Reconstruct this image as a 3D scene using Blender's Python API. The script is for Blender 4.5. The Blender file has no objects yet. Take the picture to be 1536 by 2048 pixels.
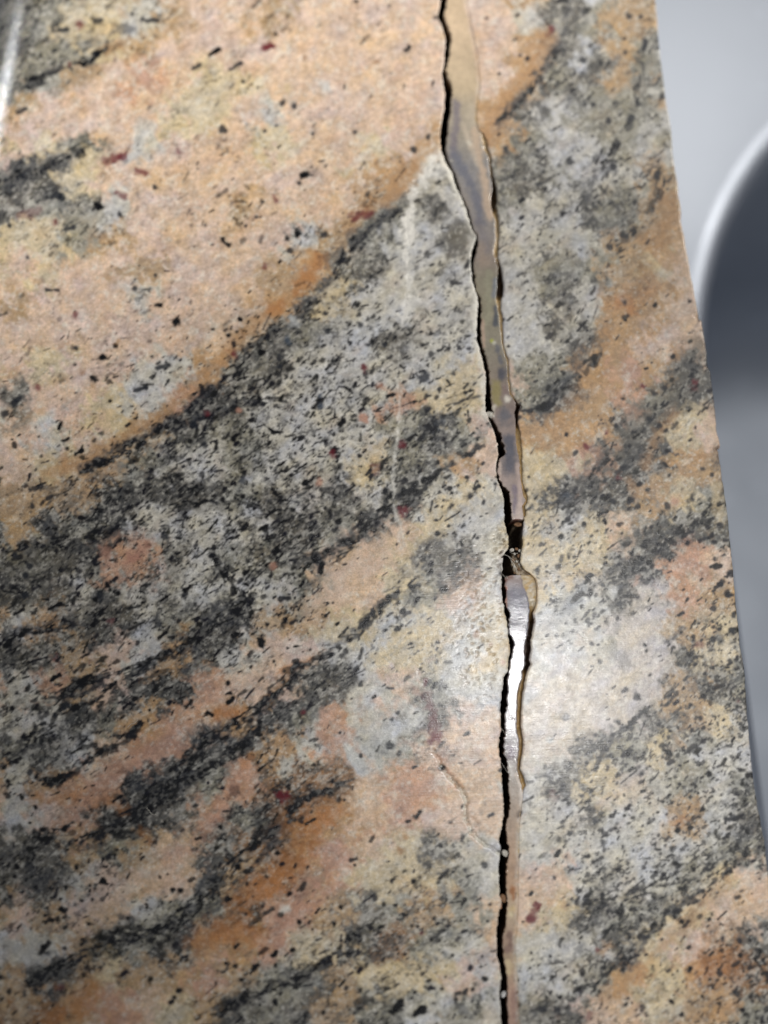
import bpy, math
import numpy as np
from mathutils import Matrix, Vector

# ---------------------------------------------------------------- camera
SC = bpy.context.scene
F = 1450.0                       # focal length in picture units (picture 1536 x 2048)
VP = np.array([506-768, 1024+6060, -F]); VP = VP/np.linalg.norm(VP)          # direction in which the strip of stone runs
NZ = np.array([0.0, F, 1024+6060.0]); NZ = NZ/np.linalg.norm(NZ)             # upward normal seen from the camera
NX = np.cross(VP, NZ)
R = np.stack([NX, VP, NZ])       # camera space -> world
CAM = np.array([0.0, 0.0, 0.087])
cam_data = bpy.data.cameras.new("camera"); cam = bpy.data.objects.new("camera", cam_data)
SC.collection.objects.link(cam); SC.camera = cam
M4 = Matrix.Identity(4)
for a in range(3):
    for b in range(3): M4[a][b] = R[a][b]
    M4[a][3] = CAM[a]
cam.matrix_world = M4
cam_data.sensor_fit = 'VERTICAL'; cam_data.sensor_height = 36.0; cam_data.lens = 36.0*F/2048
cam_data.clip_start = 0.002; cam_data.clip_end = 20
cam_data.dof.use_dof = True; cam_data.dof.focus_distance = 0.0865; cam_data.dof.aperture_fstop = 7.6

def P(px, py, z=0.0):
    """point of the horizontal plane at height z seen at picture position px, py"""
    px = np.asarray(px, dtype=np.float64); py = np.asarray(py, dtype=np.float64)
    v = np.stack([(px-768)/F, (1024-py)/F, -np.ones_like(px)], -1) @ R.T
    t = (z-CAM[2])/v[..., 2]
    return CAM + v*t[..., None]

# ---------------------------------------------------------------- world and lamps
W = bpy.data.worlds.new("World"); SC.world = W; W.use_nodes = True
wn = W.node_tree.nodes; wl = W.node_tree.links
bg = wn['Background']
tc = wn.new('ShaderNodeTexCoord'); sx = wn.new('ShaderNodeSeparateXYZ'); cr = wn.new('ShaderNodeValToRGB')
wl.new(tc.outputs['Generated'], sx.inputs[0]); wl.new(sx.outputs['Z'], cr.inputs[0]); wl.new(cr.outputs[0], bg.inputs[0])
cr.color_ramp.elements[0].position = 0.0; cr.color_ramp.elements[0].color = (0.80, 0.84, 0.95, 1)
cr.color_ramp.elements[1].position = 0.85; cr.color_ramp.elements[1].color = (0.62, 0.65, 0.70, 1)
e = cr.color_ramp.elements.new(0.45); e.color = (0.40, 0.43, 0.49, 1)
bg.inputs[1].default_value = 0.22

def mirror_lamp(px, py, h, n=(0, 0, 1), z=0.0):
    p = P(px, py, z); v = CAM-p; v = v/np.linalg.norm(v); n = np.array(n, float); n = n/np.linalg.norm(n)
    r = 2*np.dot(v, n)*n-v
    return p + r*(h/r[2])

def lamp(name, loc, energy, radius, color, aim=None, cone=40, blend=1.0):
    d = bpy.data.lights.new(name, 'POINT' if aim is None else 'SPOT'); d.energy = energy; d.shadow_soft_size = radius; d.color = color
    o = bpy.data.objects.new(name, d); o.location = loc; SC.collection.objects.link(o)
    if aim is not None:
        d.spot_size = math.radians(cone); d.spot_blend = blend
        o.rotation_euler = (Vector(aim)-Vector(loc)).to_track_quat('-Z', 'Y').to_euler()
    return o
# a small lamp close by on the right: its mirror image is the white patch on the glossy filler
KEY = mirror_lamp(1036, 1345, 0.16)
lamp("hand_held_torch", KEY, 0.58, 0.0058, (1.0, 0.99, 0.975), P(1330, 1480), 49, 1.0)
# added spot high up on the sink side; its cone leaves the lower left dim
SPOT = np.array([0.80, 0.55, 0.55])
lamp("top_fill_spot", SPOT, 94.0, 0.035, (1.0, 0.965, 0.91), P(600, -130), 8.6, 1.0)
# unseen fill panel, added to brighten the steel that mirrors it
pd = bpy.data.lights.new("overhead_fill", 'AREA'); pd.shape = 'RECTANGLE'; pd.size = 1.1; pd.size_y = 2.2; pd.energy = 5.6; pd.color = (1.0, 0.985, 0.955)
po = bpy.data.objects.new("overhead_fill", pd); po.location = (0.66, 0.65, 1.0); SC.collection.objects.link(po)
# low light from the left that glints on the rounded front edge
EDGE = mirror_lamp(20, 150, 0.25, (-math.sin(math.radians(13)), 0, math.cos(math.radians(13))))
lamp("edge_glint_lamp", EDGE, 1.7, 0.026, (0.95, 0.97, 1.0), P(100, 100), 30, 1.0)
SC.view_settings.view_transform = 'Standard'; SC.view_settings.look = 'None'
SC.view_settings.exposure = 0.0; SC.view_settings.gamma = 1.0
SC.render.engine = 'CYCLES'

# ==PAINT== mineral pattern of the granite, computed with numpy (all coordinates are plan coordinates on the slab top)
STEP = 1.6
CX0, CY0, CX1, CY1 = -170.0, -190.0, 1730.0, 2290.0
NW, NH = int((CX1-CX0)/STEP), int((CY1-CY0)/STEP)
GX, GY = np.meshgrid(CX0+STEP*np.arange(NW, dtype=np.float32), CY0+STEP*np.arange(NH, dtype=np.float32))
RNG = np.random.RandomState(11)
LAT = RNG.rand(64, 256, 256).astype(np.float32)

def vnoise(u, v, k):
    iu = np.floor(u).astype(np.int32); iv = np.floor(v).astype(np.int32)
    fu = u-iu; fv = v-iv
    fu = fu*fu*(3-2*fu); fv = fv*fv*(3-2*fv)
    L = LAT[k % 64]
    a0 = iu & 255; a1 = (iu+1) & 255; b0 = iv & 255; b1 = (iv+1) & 255
    return ((L[b0, a0]*(1-fu)+L[b0, a1]*fu)*(1-fv) + (L[b1, a0]*(1-fu)+L[b1, a1]*fu)*fv)

def fbm(x, y, s, k, octv=3, aniso=1.0, ang=38.0, gain=0.5):
    c, n = math.cos(math.radians(ang)), math.sin(math.radians(ang))
    u = (x*c - y*n)/(s*aniso); v = (x*n + y*c)/s
    t = 0; a = 1.0; w = 0
    for o in range(octv):
        t = t + a*vnoise(u*(2.03**o)+17.3*o+k*3.1, v*(2.03**o)+9.7*o+k*5.7, k+o*7)
        w += a; a *= gain
    return t/w

def sstep(a, b, x):
    t = np.clip((x-a)/(b-a), 0, 1)
    return t*t*(3-2*t)

def lin(c):
    c = np.asarray(c, dtype=np.float32)/255.0
    return np.where(c <= 0.04045, c/12.92, ((c+0.055)/1.055)**2.4).astype(np.float32)

PAL = dict(P=(222,194,165), K=(219,192,174), W=(201,197,186), G=(158,154,138), Y=(212,190,148), O=(190,150,104),
           R=(198,154,130), B=(150,104,58), D=(88,92,100), L=(205,206,201), T=(190,162,124), S=(118,113,102),
           Q=(192,132,72), N=(26,26,29), M=(116,34,46), V=(84,78,60), H=(226,222,208), Z=(204,194,181), X=(240,236,224), C=(160,122,78), U=(70,84,100))
PALL = {k: lin(v) for k, v in PAL.items()}

GRID = """
G7G5Y3Y2W4T3 K1P1T2K2P1K3 K1P0K0K1W2S4 G4T1T3W2W2W2
S5G5G4Y4T3K1 K1K2K1P1K1P1 P1K0P0K0O1S4 L3T2G4G3G3G3
G5G3T3K1R1P1 Y2Y3P0P0K1P1 K1K0P0K0O0G5 S4T2G4T3T3T3
T2K2K1K0P0Y2 Y1P1W2K2K1K1 K0K0P0O0S4W4 G2G4G4W4P2P2
K1Y2G4P2W3K2 P2P2Y1P1P1Y2 K0O1P0O1G4W3 W3G3W3G3T3T3
D6S6Y1K2P2P2 P1K1K2K2P1O2 O2W3W1G5S5G4 W3W4T3Y2Y2Y2
S5G4G4W2K2P1 P1T3P2P1P0O4 G5S5W1G4W3W4 D4G3T3O1O1O1
Y2Y3G3T3K1P2 K1P1K1W3T3G6 L4W3S1W4W4L3 L3T4O2P0P0P0
K1Y1P0K0T2K1 K0P0T1O1G3S5 W1W4W3W1W4G5 G4T2Y0P0P0P0
T1K2K0P0W3K2 P0P1O1S3Y3W3 W1W3W3W1W3S4 W2O2O1P1P1P1
K1P0K1K2K1K0 P1T4S5G4W3L3 S5W3W4W1W1W3 S4O1K1K3K3K3
K1Y2K1K3W2W3 O1G5S5W4W5W5 W4W2Y1K1G3G4 O1R0O1S5S5S5
S3K1K1Y1W2R1 D5S5W5W5W4W5 R2Y2Y2K1G3D4 O0R1G5S4S4S4
K1W2K3Y1T2D6 G5G5W5W5W5W4 G5D6G4K1O0O0 O1S5S5Y2K0K0
P1Y1T2T4G5W5 W4G5W5W5W5Y3 G5G5O1K1Y1Y1 R1D5D5O1T1P1
T2T5T4D7S7S7 S6G6S6W5S5W4 S5W4Y3W1Y3D4 D6S5T1Y2G4G4
T1D5G5D5W5W6 W4W6S6S6G5S6 K1Y1W2W1Y2W3 Y3P1S4S5S5S5
G4S6S6R2R3S6 W5G6G6S6P1P0 Y1S3S3W1Y1Y2 Y2S4D4R1P1P3
S6S6W5S4W5W5 L5W4W3G4P0P0 Y4G3K0W0Y0L3 L3S3Z2R1T3T3
W4O4S5S6W5G6 D7D7T3T3Y0Y1 L3Y1W0Y0L2L3 L2Z1Z0T2Y4Y4
S6S6T4K3W3O4 S6W4K1K1W3W3 Y2Y3L2Y0L0Z0 W1Z0Z1S4Y3G5
W4R2T5K3S7D7 R1K2K2S6S6W1 K1G3L2L0L0Z0 Z0Z1Z1T2S4G5
W4W4D6G6O1R1 K1O2D6G4R2W0 L1S4K1P0Z0Z0 Z0Z1S4T3Y3W4
G4D4W4P2R1R0 D6D6O4W3R1L2 G3K3P1K0Z0Z0 S4G5Y3G4W4W2
W3O3R2R2D6D7 G6R0B6B5B3P1 R0R0P1P1W1S4 Y2Z2W3G3W3G4
W1K2R2D6D6S6 R1G5D7B6O1P0 R1K1K2P1W1W2 S4W3W2T4L3S5
S5S5T4G5T2P1 S5B5B6O2R1P1 Y1S4W3W1W1W3 W3L2W3W4G5G5
S6S6W3K4P1P1 D6T5Q4T3R1Y1 Y3Y3G4W1K1K1 W4W5L4G5Y3P1
K3T4K4P1W3G5 G5B4R3R2T4S5 G4T4G4P1P0Y2 S5G6G6Y2P1P1
W2W2T3D6G5D5 O1O2R3Y3Y4S5 B5G4W3P2W0W1 W3S6Y1K1B3S4
T2D6T4Y2T3T2 R1T4G4G5T4Y2 Y3Y3K2W2L3W3 G5O0Y2O1B4B5
T3B2O0R0P1Y2 T3S5G5S5T4G5 G4L2G4W1G3S4 K3P2Y2T2O2G3
"""
GPAL = dict(PALL, D=lin((84,82,78)), L=lin((198,196,188)), O=lin((194,160,118)), Q=lin((190,136,80)), B=lin((158,122,84)), R=lin((202,164,136)), P=lin((214,188,160)), K=lin((213,189,168)))
GPAL['Y'] = lin((208,192,158))
rows = [''.join(r.split()) for r in GRID.strip().splitlines()]
NR, NC = len(rows), len(rows[0])//2
GC = np.array([[GPAL[r[2*i]] for i in range(NC)] for r in rows], dtype=np.float32)
GD = np.array([[float(r[2*i+1]) for i in range(NC)] for r in rows], dtype=np.float32)
# a second copy of the rock goes on outside the picture: edge cells repeat mirrored
def cell(arr, i, j):
    i = np.abs(i); i = np.where(i >= NC, 2*NC-1-i, i); j = np.abs(j); j = np.where(j >= NR, 2*NR-1-j, j)
    return arr[np.clip(j, 0, NR-1), np.clip(i, 0, NC-1)]

wu = (fbm(GX, GY, 40, 1, 4, 0.55, 38, .6)-0.5)*150 + (fbm(GX, GY, 9, 4, 2, 0.7)-0.5)*34
wv = (fbm(GX, GY, 44, 9, 4, 1.8, 38, .6)-0.5)*62 + (fbm(GX, GY, 9, 12, 2, 1.6)-0.5)*20
cA, sA = math.cos(math.radians(38)), math.sin(math.radians(38))
wx = wu*cA+wv*sA; wy = -wu*sA+wv*cA
fx = (GX+wx)/64-0.5; fy = (GY+wy)/64-0.5
ix = np.floor(fx).astype(np.int32); iy = np.floor(fy).astype(np.int32)
tx = sstep(0.22, 0.78, fx-ix)[..., None]; ty = sstep(0.22, 0.78, fy-iy)[..., None]
col = (cell(GC, ix, iy)*(1-tx)+cell(GC, ix+1, iy)*tx)*(1-ty) + (cell(GC, ix, iy+1)*(1-tx)+cell(GC, ix+1, iy+1)*tx)*ty
GD3 = GD[..., None]
den = ((cell(GD3, ix, iy)*(1-tx)+cell(GD3, ix+1, iy)*tx)*(1-ty) + (cell(GD3, ix, iy+1)*(1-tx)+cell(GD3, ix+1, iy+1)*tx)*ty)[..., 0]

# feldspar / quartz mottling
m1 = fbm(GX, GY, 17, 20, 3, 1.3); m2 = fbm(GX, GY, 26, 23, 3, 1.4); m3 = fbm(GX, GY, 11, 26, 2, 1.2)
col *= (1+0.34*(m1-0.5)+0.16*(m3-0.5))[..., None]
col *= np.stack([1+0.16*(m2-0.5), 1+0.02*(m2-0.5), 1-0.40*(m2-0.5)], -1)
pk = sstep(0.58, 0.74, fbm(GX, GY, 30, 30, 4, 1.5))*0.22
col = col*(1-pk[..., None]) + (col*np.array([1.0, 0.80, 0.66], dtype=np.float32))*pk[..., None]
wh = sstep(0.56, 0.80, fbm(GX, GY, 15, 33, 4, 1.3, 38, 0.6))*0.40
col = col*(1-wh[..., None]) + PALL['H']*wh[..., None]
# the greyer rock is a close mix of pale and dark grains
dkn = np.clip((0.50-col[..., 1])/0.28, 0, 1)*np.clip(den/4, 0, 1)
mx = fbm(GX, GY, 12, 53, 4, 1.7, 36, 0.7)
aa = (sstep(0.50, 0.64, mx)*0.60*dkn)[..., None]
col = col*(1-aa)+PALL['W']*0.92*aa
aa = ((1-sstep(0.36, 0.47, mx))*0.45*dkn)[..., None]
col = col*(1-aa)+np.array([.16, .165, .16], np.float32)*aa
# grey-green haze round the dark bands, then the dark clumps themselves
ctr = 1-0.62*np.exp(-((GX-650)/260)**2-((GY-860)/200)**2)-0.25*np.exp(-((GX-1130)/110)**2-((GY-560)/230)**2)
spk = 0.30+0.70*sstep(0.40, 0.56, fbm(GX, GY, 5.5, 57, 2, 1.5, 38, .8))
cl = fbm(GX, GY, 26, 36, 5, 2.3, 34, 0.68)
a = sstep(0.0, 0.09, cl-(0.66-0.026*den))*np.clip(den/5, 0, 1)*0.66*spk*ctr
col = col*(1-a[..., None]) + (PALL['D']*0.48+PALL['V']*0.42)*a[..., None]
cl2 = fbm(GX, GY, 15, 40, 4, 2.0, 34, 0.66)
a = sstep(0.0, 0.06, cl2-(0.735-0.026*den))*np.clip(den/4, 0, 1)*0.88*spk*(.25+.75*ctr)
dk = np.array([0.014, 0.015, 0.018], dtype=np.float32)
col = col*(1-a[..., None]) + dk*a[..., None]

cl3 = fbm(GX, GY, 7.5, 42, 3, 1.35, 38, 0.6)
reg = np.clip((GX-1020)/120, 0, 1)*np.clip((GY-950)/200, 0, 1)
a = sstep(0.0, 0.06, cl3-(0.735-0.022*den-0.03*reg*np.clip(den, 0, 3)/2))*np.clip(den/3, 0, 1)*(0.55+.2*reg)
col = col*(1-a[..., None]) + dk*a[..., None]
gr = fbm(GX, GY, 4.6, 54, 2, 1.2, 38, .7)-0.5
col *= (1+0.42*gr+0.16*(fbm(GX, GY, 9, 55, 2)-.5))[..., None]
wg = sstep(0.66, 0.80, fbm(GX, GY, 5.5, 56, 2))*0.45
col = col*(1-wg[..., None])+PALL['H']*wg[..., None]

RX = (fbm(GX, GY, 9, 44, 2)-0.5); RX2 = (fbm(GX, GY, 22, 47, 2)-0.5); TEXN = fbm(GX, GY, 6, 50, 2, 1.6)

def mark(c, hw, pts, op=1.0, soft=0.45, rag=0.9, tex=0.0, target=None):
    """a ragged mineral mark of half width hw along pts"""
    P = np.asarray(pts, dtype=np.float32)
    pad = hw*2.2+6
    i0 = max(0, int((P[:, 0].min()-pad-CX0)/STEP)); i1 = min(NW, int((P[:, 0].max()+pad-CX0)/STEP)+2)
    j0 = max(0, int((P[:, 1].min()-pad-CY0)/STEP)); j1 = min(NH, int((P[:, 1].max()+pad-CY0)/STEP)+2)
    if i1 <= i0 or j1 <= j0: return
    X = GX[j0:j1, i0:i1]; Y = GY[j0:j1, i0:i1]
    if len(P) == 1:
        d = np.hypot(X-P[0, 0], Y-P[0, 1])
    else:
        d = np.full(X.shape, 1e9, dtype=np.float32)
        for q in range(len(P)-1):
            ax, ay = P[q]; bx, by = P[q+1]; L2 = (bx-ax)**2+(by-ay)**2+1e-6
            t = np.clip(((X-ax)*(bx-ax)+(Y-ay)*(by-ay))/L2, 0, 1)
            d = np.minimum(d, np.hypot(X-ax-t*(bx-ax), Y-ay-t*(by-ay)))
    d = d + rag*(hw*1.1+1.5)*RX[j0:j1, i0:i1]*1.3 + rag*hw*0.8*RX2[j0:j1, i0:i1]
    s = max(1.0, hw*soft)
    al = op*(1-sstep(hw-s, hw+s, d))
    if tex: al = al*(1-tex*(1-sstep(0.40, 0.60, TEXN[j0:j1, i0:i1])))
    T = col if target is None else target
    T[j0:j1, i0:i1] = T[j0:j1, i0:i1]*(1-al[..., None]) + np.asarray(c)*al[..., None]

# bands: colour, half width, opacity, points
BANDS = """
O 12 .68 100,945 170,922 230,885 300,842 350,812 384,782 430,735 470,688 505,655 545,622 590,590 612,556 630,528
O 12 .55 690,455 745,415 800,378 832,338 852,305
O 18 .6 830,330 800,355 775,395
Q 14 .6 600,575 625,540 640,515
Q 9 .6 540,620 560,612
D 9 .8 165,938 210,912 250,888 300,868 345,842 365,825 395,800 425,775 440,762
D 7 .7 395,838 440,822 475,808 520,803
D 9 .7 600,610 635,588 660,560
D 15 .6 660,520 700,485 745,450 770,430
M 8 .7 705,435 738,424
D 10 .6 745,455 765,440
O 15 .7 1096,70 1082,108 1052,160 1020,195 1000,215 985,250 975,272
D 14 .7 1140,30 1135,60
D 10 .7 1125,95 1095,125 1080,155
D 9 .7 1050,185 1012,222 1000,248
M 6 .7 1106,55 1100,66
D 12 .6 1172,395 1184,368
O 22 .6 1335,390 1340,430 1320,470 1340,520
P 16 .6 1380,450 1385,560
B 16 .35 1300,530 1290,590
Q 12 .6 1262,615 1240,602
O 15 .35 1210,640 1200,700 1170,740 1150,790 1110,850
T 14 .5 1240,700 1230,770 1180,830
D 12 .7 1165,700 1150,740 1120,775 1095,800 1060,825
S 24 .6 1395,700 1375,745 1330,780
S 26 .6 1290,830 1240,900 1180,960
O 12 .5 1345,830 1310,880 1290,930
O 9 .5 1260,960 1270,990
P 18 .6 1425,820 1430,880
Y 10 .6 1432,975 1440,1040
R 14 .45 1375,1080 1400,1110
R 9 .6 1272,1160
D 10 .7 1300,1075 1325,1068 1352,1062
D 14 .5 1250,1130 1290,1110 1320,1100
D 13 .55 620,1122 650,1112 690,1100 712,1070 740,1045 770,1020
N 3 .7 578,1123 610,1110 640,1105
N 2.5 .8 666,1126 690,1112 710,1090 722,1064 740,1058
D 8 .75 648,1312 672,1290 705,1272 728,1252 745,1228 770,1200
N 3.5 .8 725,1255 735,1240 
P 22 .5 620,1220 680,1170 740,1120 790,1090
Q 6 .6 556,1345 585,1335 612,1325 620,1318
N 5 .85 572,1345 592,1338 618,1328
D 12 .8 545,1388 562,1368 590,1352
D 9 .8 522,1425 538,1400
Q 13 .55 432,1428 470,1424 488,1418
Q 10 .6 500,1512 490,1525
O 10 .6 575,1355 550,1380 540,1395
D 13 .75 398,1482 432,1458 480,1442 515,1430
D 15 .6 440,1475 490,1480
D 12 .65 265,1342 300,1326 340,1310 385,1298
D 13 .7 130,1395 150,1378 190,1370
N 5 .7 175,1436 200,1416 232,1395 260,1375 330,1340
N 7 .9 197,1503 216,1500 236,1490 256,1478 272,1463 281,1448
N 4.5 .9 165,1494 192,1490
D 6 .8 25,1508 60,1492
N 7 .9 92,1572 115,1566 136,1554 156,1540 165,1530
D 17 .75 262,1562 300,1560 345,1568 375,1555
N 9 .8 310,1570 335,1578
D 12 .7 272,1622 292,1600 330,1590
N 9 .8 200,1642 228,1630 252,1625
N 7 .85 235,1672 262,1664 290,1652
D 11 .6 185,1690 212,1703
D 12 .6 5,1715 40,1702 60,1735
D 13 .65 92,1750 75,1775
N 12 .75 70,1966 90,1946 114,1930
M 9 .5 122,1976
Q 22 .6 158,2016 180,1980
Q 12 .5 90,2044 120,2030
R 20 .6 215,2022
N 11 .9 200,1877
V 20 .5 180,1905 210,1895
W 20 .7 50,1905
V 16 .6 330,1885
N 6 .8 318,1888 335,1882
N 8 .85 470,1578 455,1602
M 12 .9 566,1592
N 7 .9 556,1570 572,1568
N 6 .9 578,1606 592,1598
D 15 .8 540,1680 556,1650
N 8 .85 512,1670 545,1662
N 8 .85 452,1700 462,1712
B 20 .5 590,1620 630,1600 640,1640
Q 18 .5 600,1650 650,1640
Q 20 .45 570,1720 610,1710
Q 22 .45 500,1790 540,1760
R 30 .5 620,1760 590,1830
Q 24 .45 450,1870 480,1850
R 16 .5 560,1840 560,1880
D 13 .75 398,1775 425,1752
D 12 .7 395,1815 425,1818 445,1805
N 5 .9 500,1849 518,1838 545,1818
H 7 .9 566,1822 574,1815
N 9 .8 704,1892 716,1862
D 11 .5 650,1940
N 5 .85 618,1945 640,1928
N 9 .8 440,2012 455,2006
N 9 .8 715,2004 735,2000
D 14 .6 930,1142 905,1152 958,1152 892,1172
D 10 .6 885,1170 880,1185 900,1180
D 17 .6 868,862 884,840
U 9 .6 862,855 886,845
M 11 .9 808,1022
D 12 .6 800,995 830,1005
M 9 .5 752,938
D 11 .5 620,975 604,988
D 11 .45 690,952 705,968
S 12 .5 1225,1300 1250,1320
M 10 .35 862,1415 868,1452
M 9 .6 866,1478
R 9 .5 830,1382
D 8 .6 880,1370
L 32 .5 720,1490 760,1500
D 9 .35 720,1475 765,1500
L 20 .5 905,1330 935,1310
L 34 .35 1120,1240 1090,1300
U 10 .45 1170,1178 1135,1210
U 7 .5 1242,1172
D 7 .75 1336,1284 1350,1272 1363,1256
D 11 .5 1210,1465 1240,1455
M 8 .45 1398,1290
D 10 .45 1395,1315 1385,1375
D 13 .45 1128,995 1110,1000
U 8 .5 1133,990
D 16 .5 1205,900 1180,975
D 12 .5 1285,900 1250,930
S 14 .45 1250,1080 1290,1085
M 9 .7 1386,768
D 9 .6 1395,735 1375,732
D 10 .65 1437,900 1437,938
D 8 .6 1285,1880 1280,1905 1262,1940
D 7 .6 1400,1812 1370,1850
D 8 .6 1310,1850 1290,1880
D 9 .5 1500,1660 1485,1690 1475,1720
N 5 .7 1470,1725 1495,1712
O 14 .5 1450,1760 1410,1800 1365,1860 1310,1905 1275,1960 1210,1990
Q 26 .55 1415,1935 1460,1930
Q 12 .4 1290,1950
D 10 .5 1160,1900
O 10 .6 1212,1895 1205,1905
M 4 .8 1196,1900
Q 8 .5 1352,1645 1368,1638
M 10 .55 1180,2035
D 8 .45 1415,2035 1425,2010
C 9 .5 1130,1812
M 7 .8 1076,1812 1062,1838
D 9 .75 1082,1554 1104,1556
M 10 .3 1108,1588
D 7 .6 940,2035 910,2005
H 12 .7 828,420 820,445 818,480
H 8 .5 815,500 818,545 822,590 815,640
H 14 .7 855,318 868,330
H 5 .8 885,322 905,350 915,385 928,410 938,440
H 7 .6 945,480 943,520 948,580 950,640 952,690 965,740 968,790
H 8 .6 972,770 975,800 968,830
H 3 .45 795,760 800,800 797,860 790,910 785,960 790,1010 800,1050 808,1090
H 9 .5 975,1190 985,1240 990,1200
D 12 .55 8,350 40,345 60,335
D 14 .5 85,330 120,310
D 10 .6 20,370 50,355
D 6 .65 58,168 85,148 120,134
M 7 .65 212,322 245,311
O 12 .6 215,98 245,86
S 10 .5 180,84 210,78
D 8 .6 230,58 264,58
D 9 .5 62,80 70,55
M 9 .4 40,432 72,424
R 13 .75 212,1102
R 12 .75 258,1118 285,1098 295,1085
M 7 .4 262,1120 275,1112
M 8 .6 112,1316
M 6 .7 178,1326
M 8 .6 222,1242
D 12 .6 90,1048 110,1070
D 10 .6 140,1100 200,1086
D 9 .5 225,1062 245,1060
D 10 .5 335,1090
V 30 .35 60,1130 120,1110
D 9 .6 190,1190 205,1200
D 9 .7 145,1248 175,1240
D 11 .6 15,1275 55,1258 100,1262
D 8 .7 285,1252 315,1240
D 10 .65 345,1280 375,1266
D 9 .7 370,1340 385,1325
D 16 .7 462,1238 488,1205
D 14 .6 420,1240 440,1215
D 13 .6 395,1320 388,1300
"""
BANDS += """\
Q 9 .5 75,1590 100,1600 150,1590
Q 10 .5 190,1610 225,1600 250,1625
Q 8 .45 280,1660 300,1680
Q 16 .55 600,1690 640,1650 680,1620
Q 20 .5 480,1800 540,1770 590,1730
B 22 .5 560,1640 600,1680 580,1720
Q 22 .5 400,1880 460,1860 520,1880
R 14 .45 470,1560 440,1620 400,1680 340,1720
R 16 .4 300,1500 230,1540 180,1600
Q 12 .5 430,1428 475,1424
"""
for ln in BANDS.strip().splitlines():
    s = ln.split(); pts = [tuple(map(float, q.split(','))) for q in s[3:]]
    mark(PALL[s[0]]*(0.55 if s[0] == 'D' else 1), float(s[1]), pts, float(s[2]), soft=0.55 if s[0] in 'DNM' else 0.95, rag=1.5 if s[0] in 'DN' else 1.2,
         tex=0.45 if s[0] in 'D' else 0.12)

# continuous dark streaks: rows of overlapping dark grains strung along the foliation
STREAKS = """
8 .5 0,1112 60,1085 140,1095 200,1062 262,1040
8 .5 0,1192 60,1165 110,1150 200,1108 235,1090
8 .6 0,1292 50,1262 95,1262 175,1242 232,1202
11 .65 60,1400 150,1374 205,1352 262,1338 345,1302 420,1262 490,1205
9 .7 490,1205 470,1170 440,1130 425,1090
8 .6 40,1482 108,1426 200,1402 240,1380
8 .6 0,1535 60,1492 120,1462
6 .7 92,1572 160,1540 205,1502 280,1452
11 .75 268,1622 330,1572 400,1492 480,1442 540,1402 580,1352 650,1312
7 .9 650,1312 700,1276 742,1240 768,1205 800,1180
11 .65 135,1692 228,1652 300,1612 372,1560 470,1502 525,1440
10 .7 0,1735 60,1702 100,1672 140,1655
11 .6 300,1872 400,1802 462,1732 512,1692 552,1662 600,1602
9 .6 600,1602 650,1580 700,1562
10 .7 60,1972 120,1932 200,1882 300,1872 345,1850
11 .7 430,2032 500,1992 600,1962 700,1902 722,1850
12 .3 340,1010 420,1000 520,1010 600,990 690,960
9 .75 545,1132 640,1112 700,1092 775,1012 850,965
8 .8 165,945 240,905 300,875 345,852 395,812 440,772 470,745
7 .7 470,745 500,700 560,655 610,620 640,590
8 .5 395,842 450,820 520,804 570,790
10 .6 655,560 700,500 750,450 800,420
7 .55 1055,828 1100,808 1150,760 1205,705
8 .4 1160,990 1205,930 1270,880 1330,800 1395,738
7 .3 1150,1205 1200,1172 1290,1112 1370,1062 1440,1035
9 .3 1190,1490 1250,1450 1330,1400 1395,1330
9 .4 1155,1985 1230,1940 1290,1860 1390,1795 1480,1722
8 .3 1170,1830 1240,1800 1330,1760 1400,1700
9 .35 1100,110 1060,180 1010,240
9 .3 1160,420 1200,360 1260,240 1285,130
8 .3 1230,500 1290,440 1330,350
8 .5 0,370 60,340 110,320 180,290
7 .5 60,170 120,145 180,120 240,60
7 .4 800,1000 860,960 900,930 950,900
8 .5 850,860 900,830 950,800
"""
SR = np.random.RandomState(21)
for ln in STREAKS.strip().splitlines():
    q = ln.split(); wd = float(q[0]); op = float(q[1]); pt = [tuple(map(float, v.split(','))) for v in q[2:]]
    for (ax, ay), (bx, by) in zip(pt[:-1], pt[1:]):
        L = math.hypot(bx-ax, by-ay); n = int(L/3.4*op*(wd/9)); an = math.atan2(by-ay, bx-ax)
        for k in range(n):
            t = SR.rand(); o_ = SR.randn()*wd*.62
            px = ax+(bx-ax)*t-math.sin(an)*o_; py = ay+(by-ay)*t+math.cos(an)*o_
            l2 = 2+SR.exponential(5.5); a2 = an+SR.randn()*.25; hw = 1.3+SR.exponential(1.9)
            c_ = SR.rand(); c_ = c_*c_; cc = (0.003+.024*c_, 0.0035+.025*c_, 0.005+.032*c_)
            mark(cc, min(hw, 5), [(px-math.cos(a2)*l2, py-math.sin(a2)*l2), (px+math.cos(a2)*l2, py+math.sin(a2)*l2)], .6+.4*SR.rand(), .5, 1.1)

# pale grains between the dark ones
dkz = np.clip((0.16-col[..., 1])/0.12, 0, 1)
pg = sstep(0.56, 0.66, fbm(GX, GY, 6.0, 58, 2, 1.3, 38, .8))*0.42*dkz
col = col*(1-pg[..., None])+PALL['W']*0.55*pg[..., None]

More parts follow.
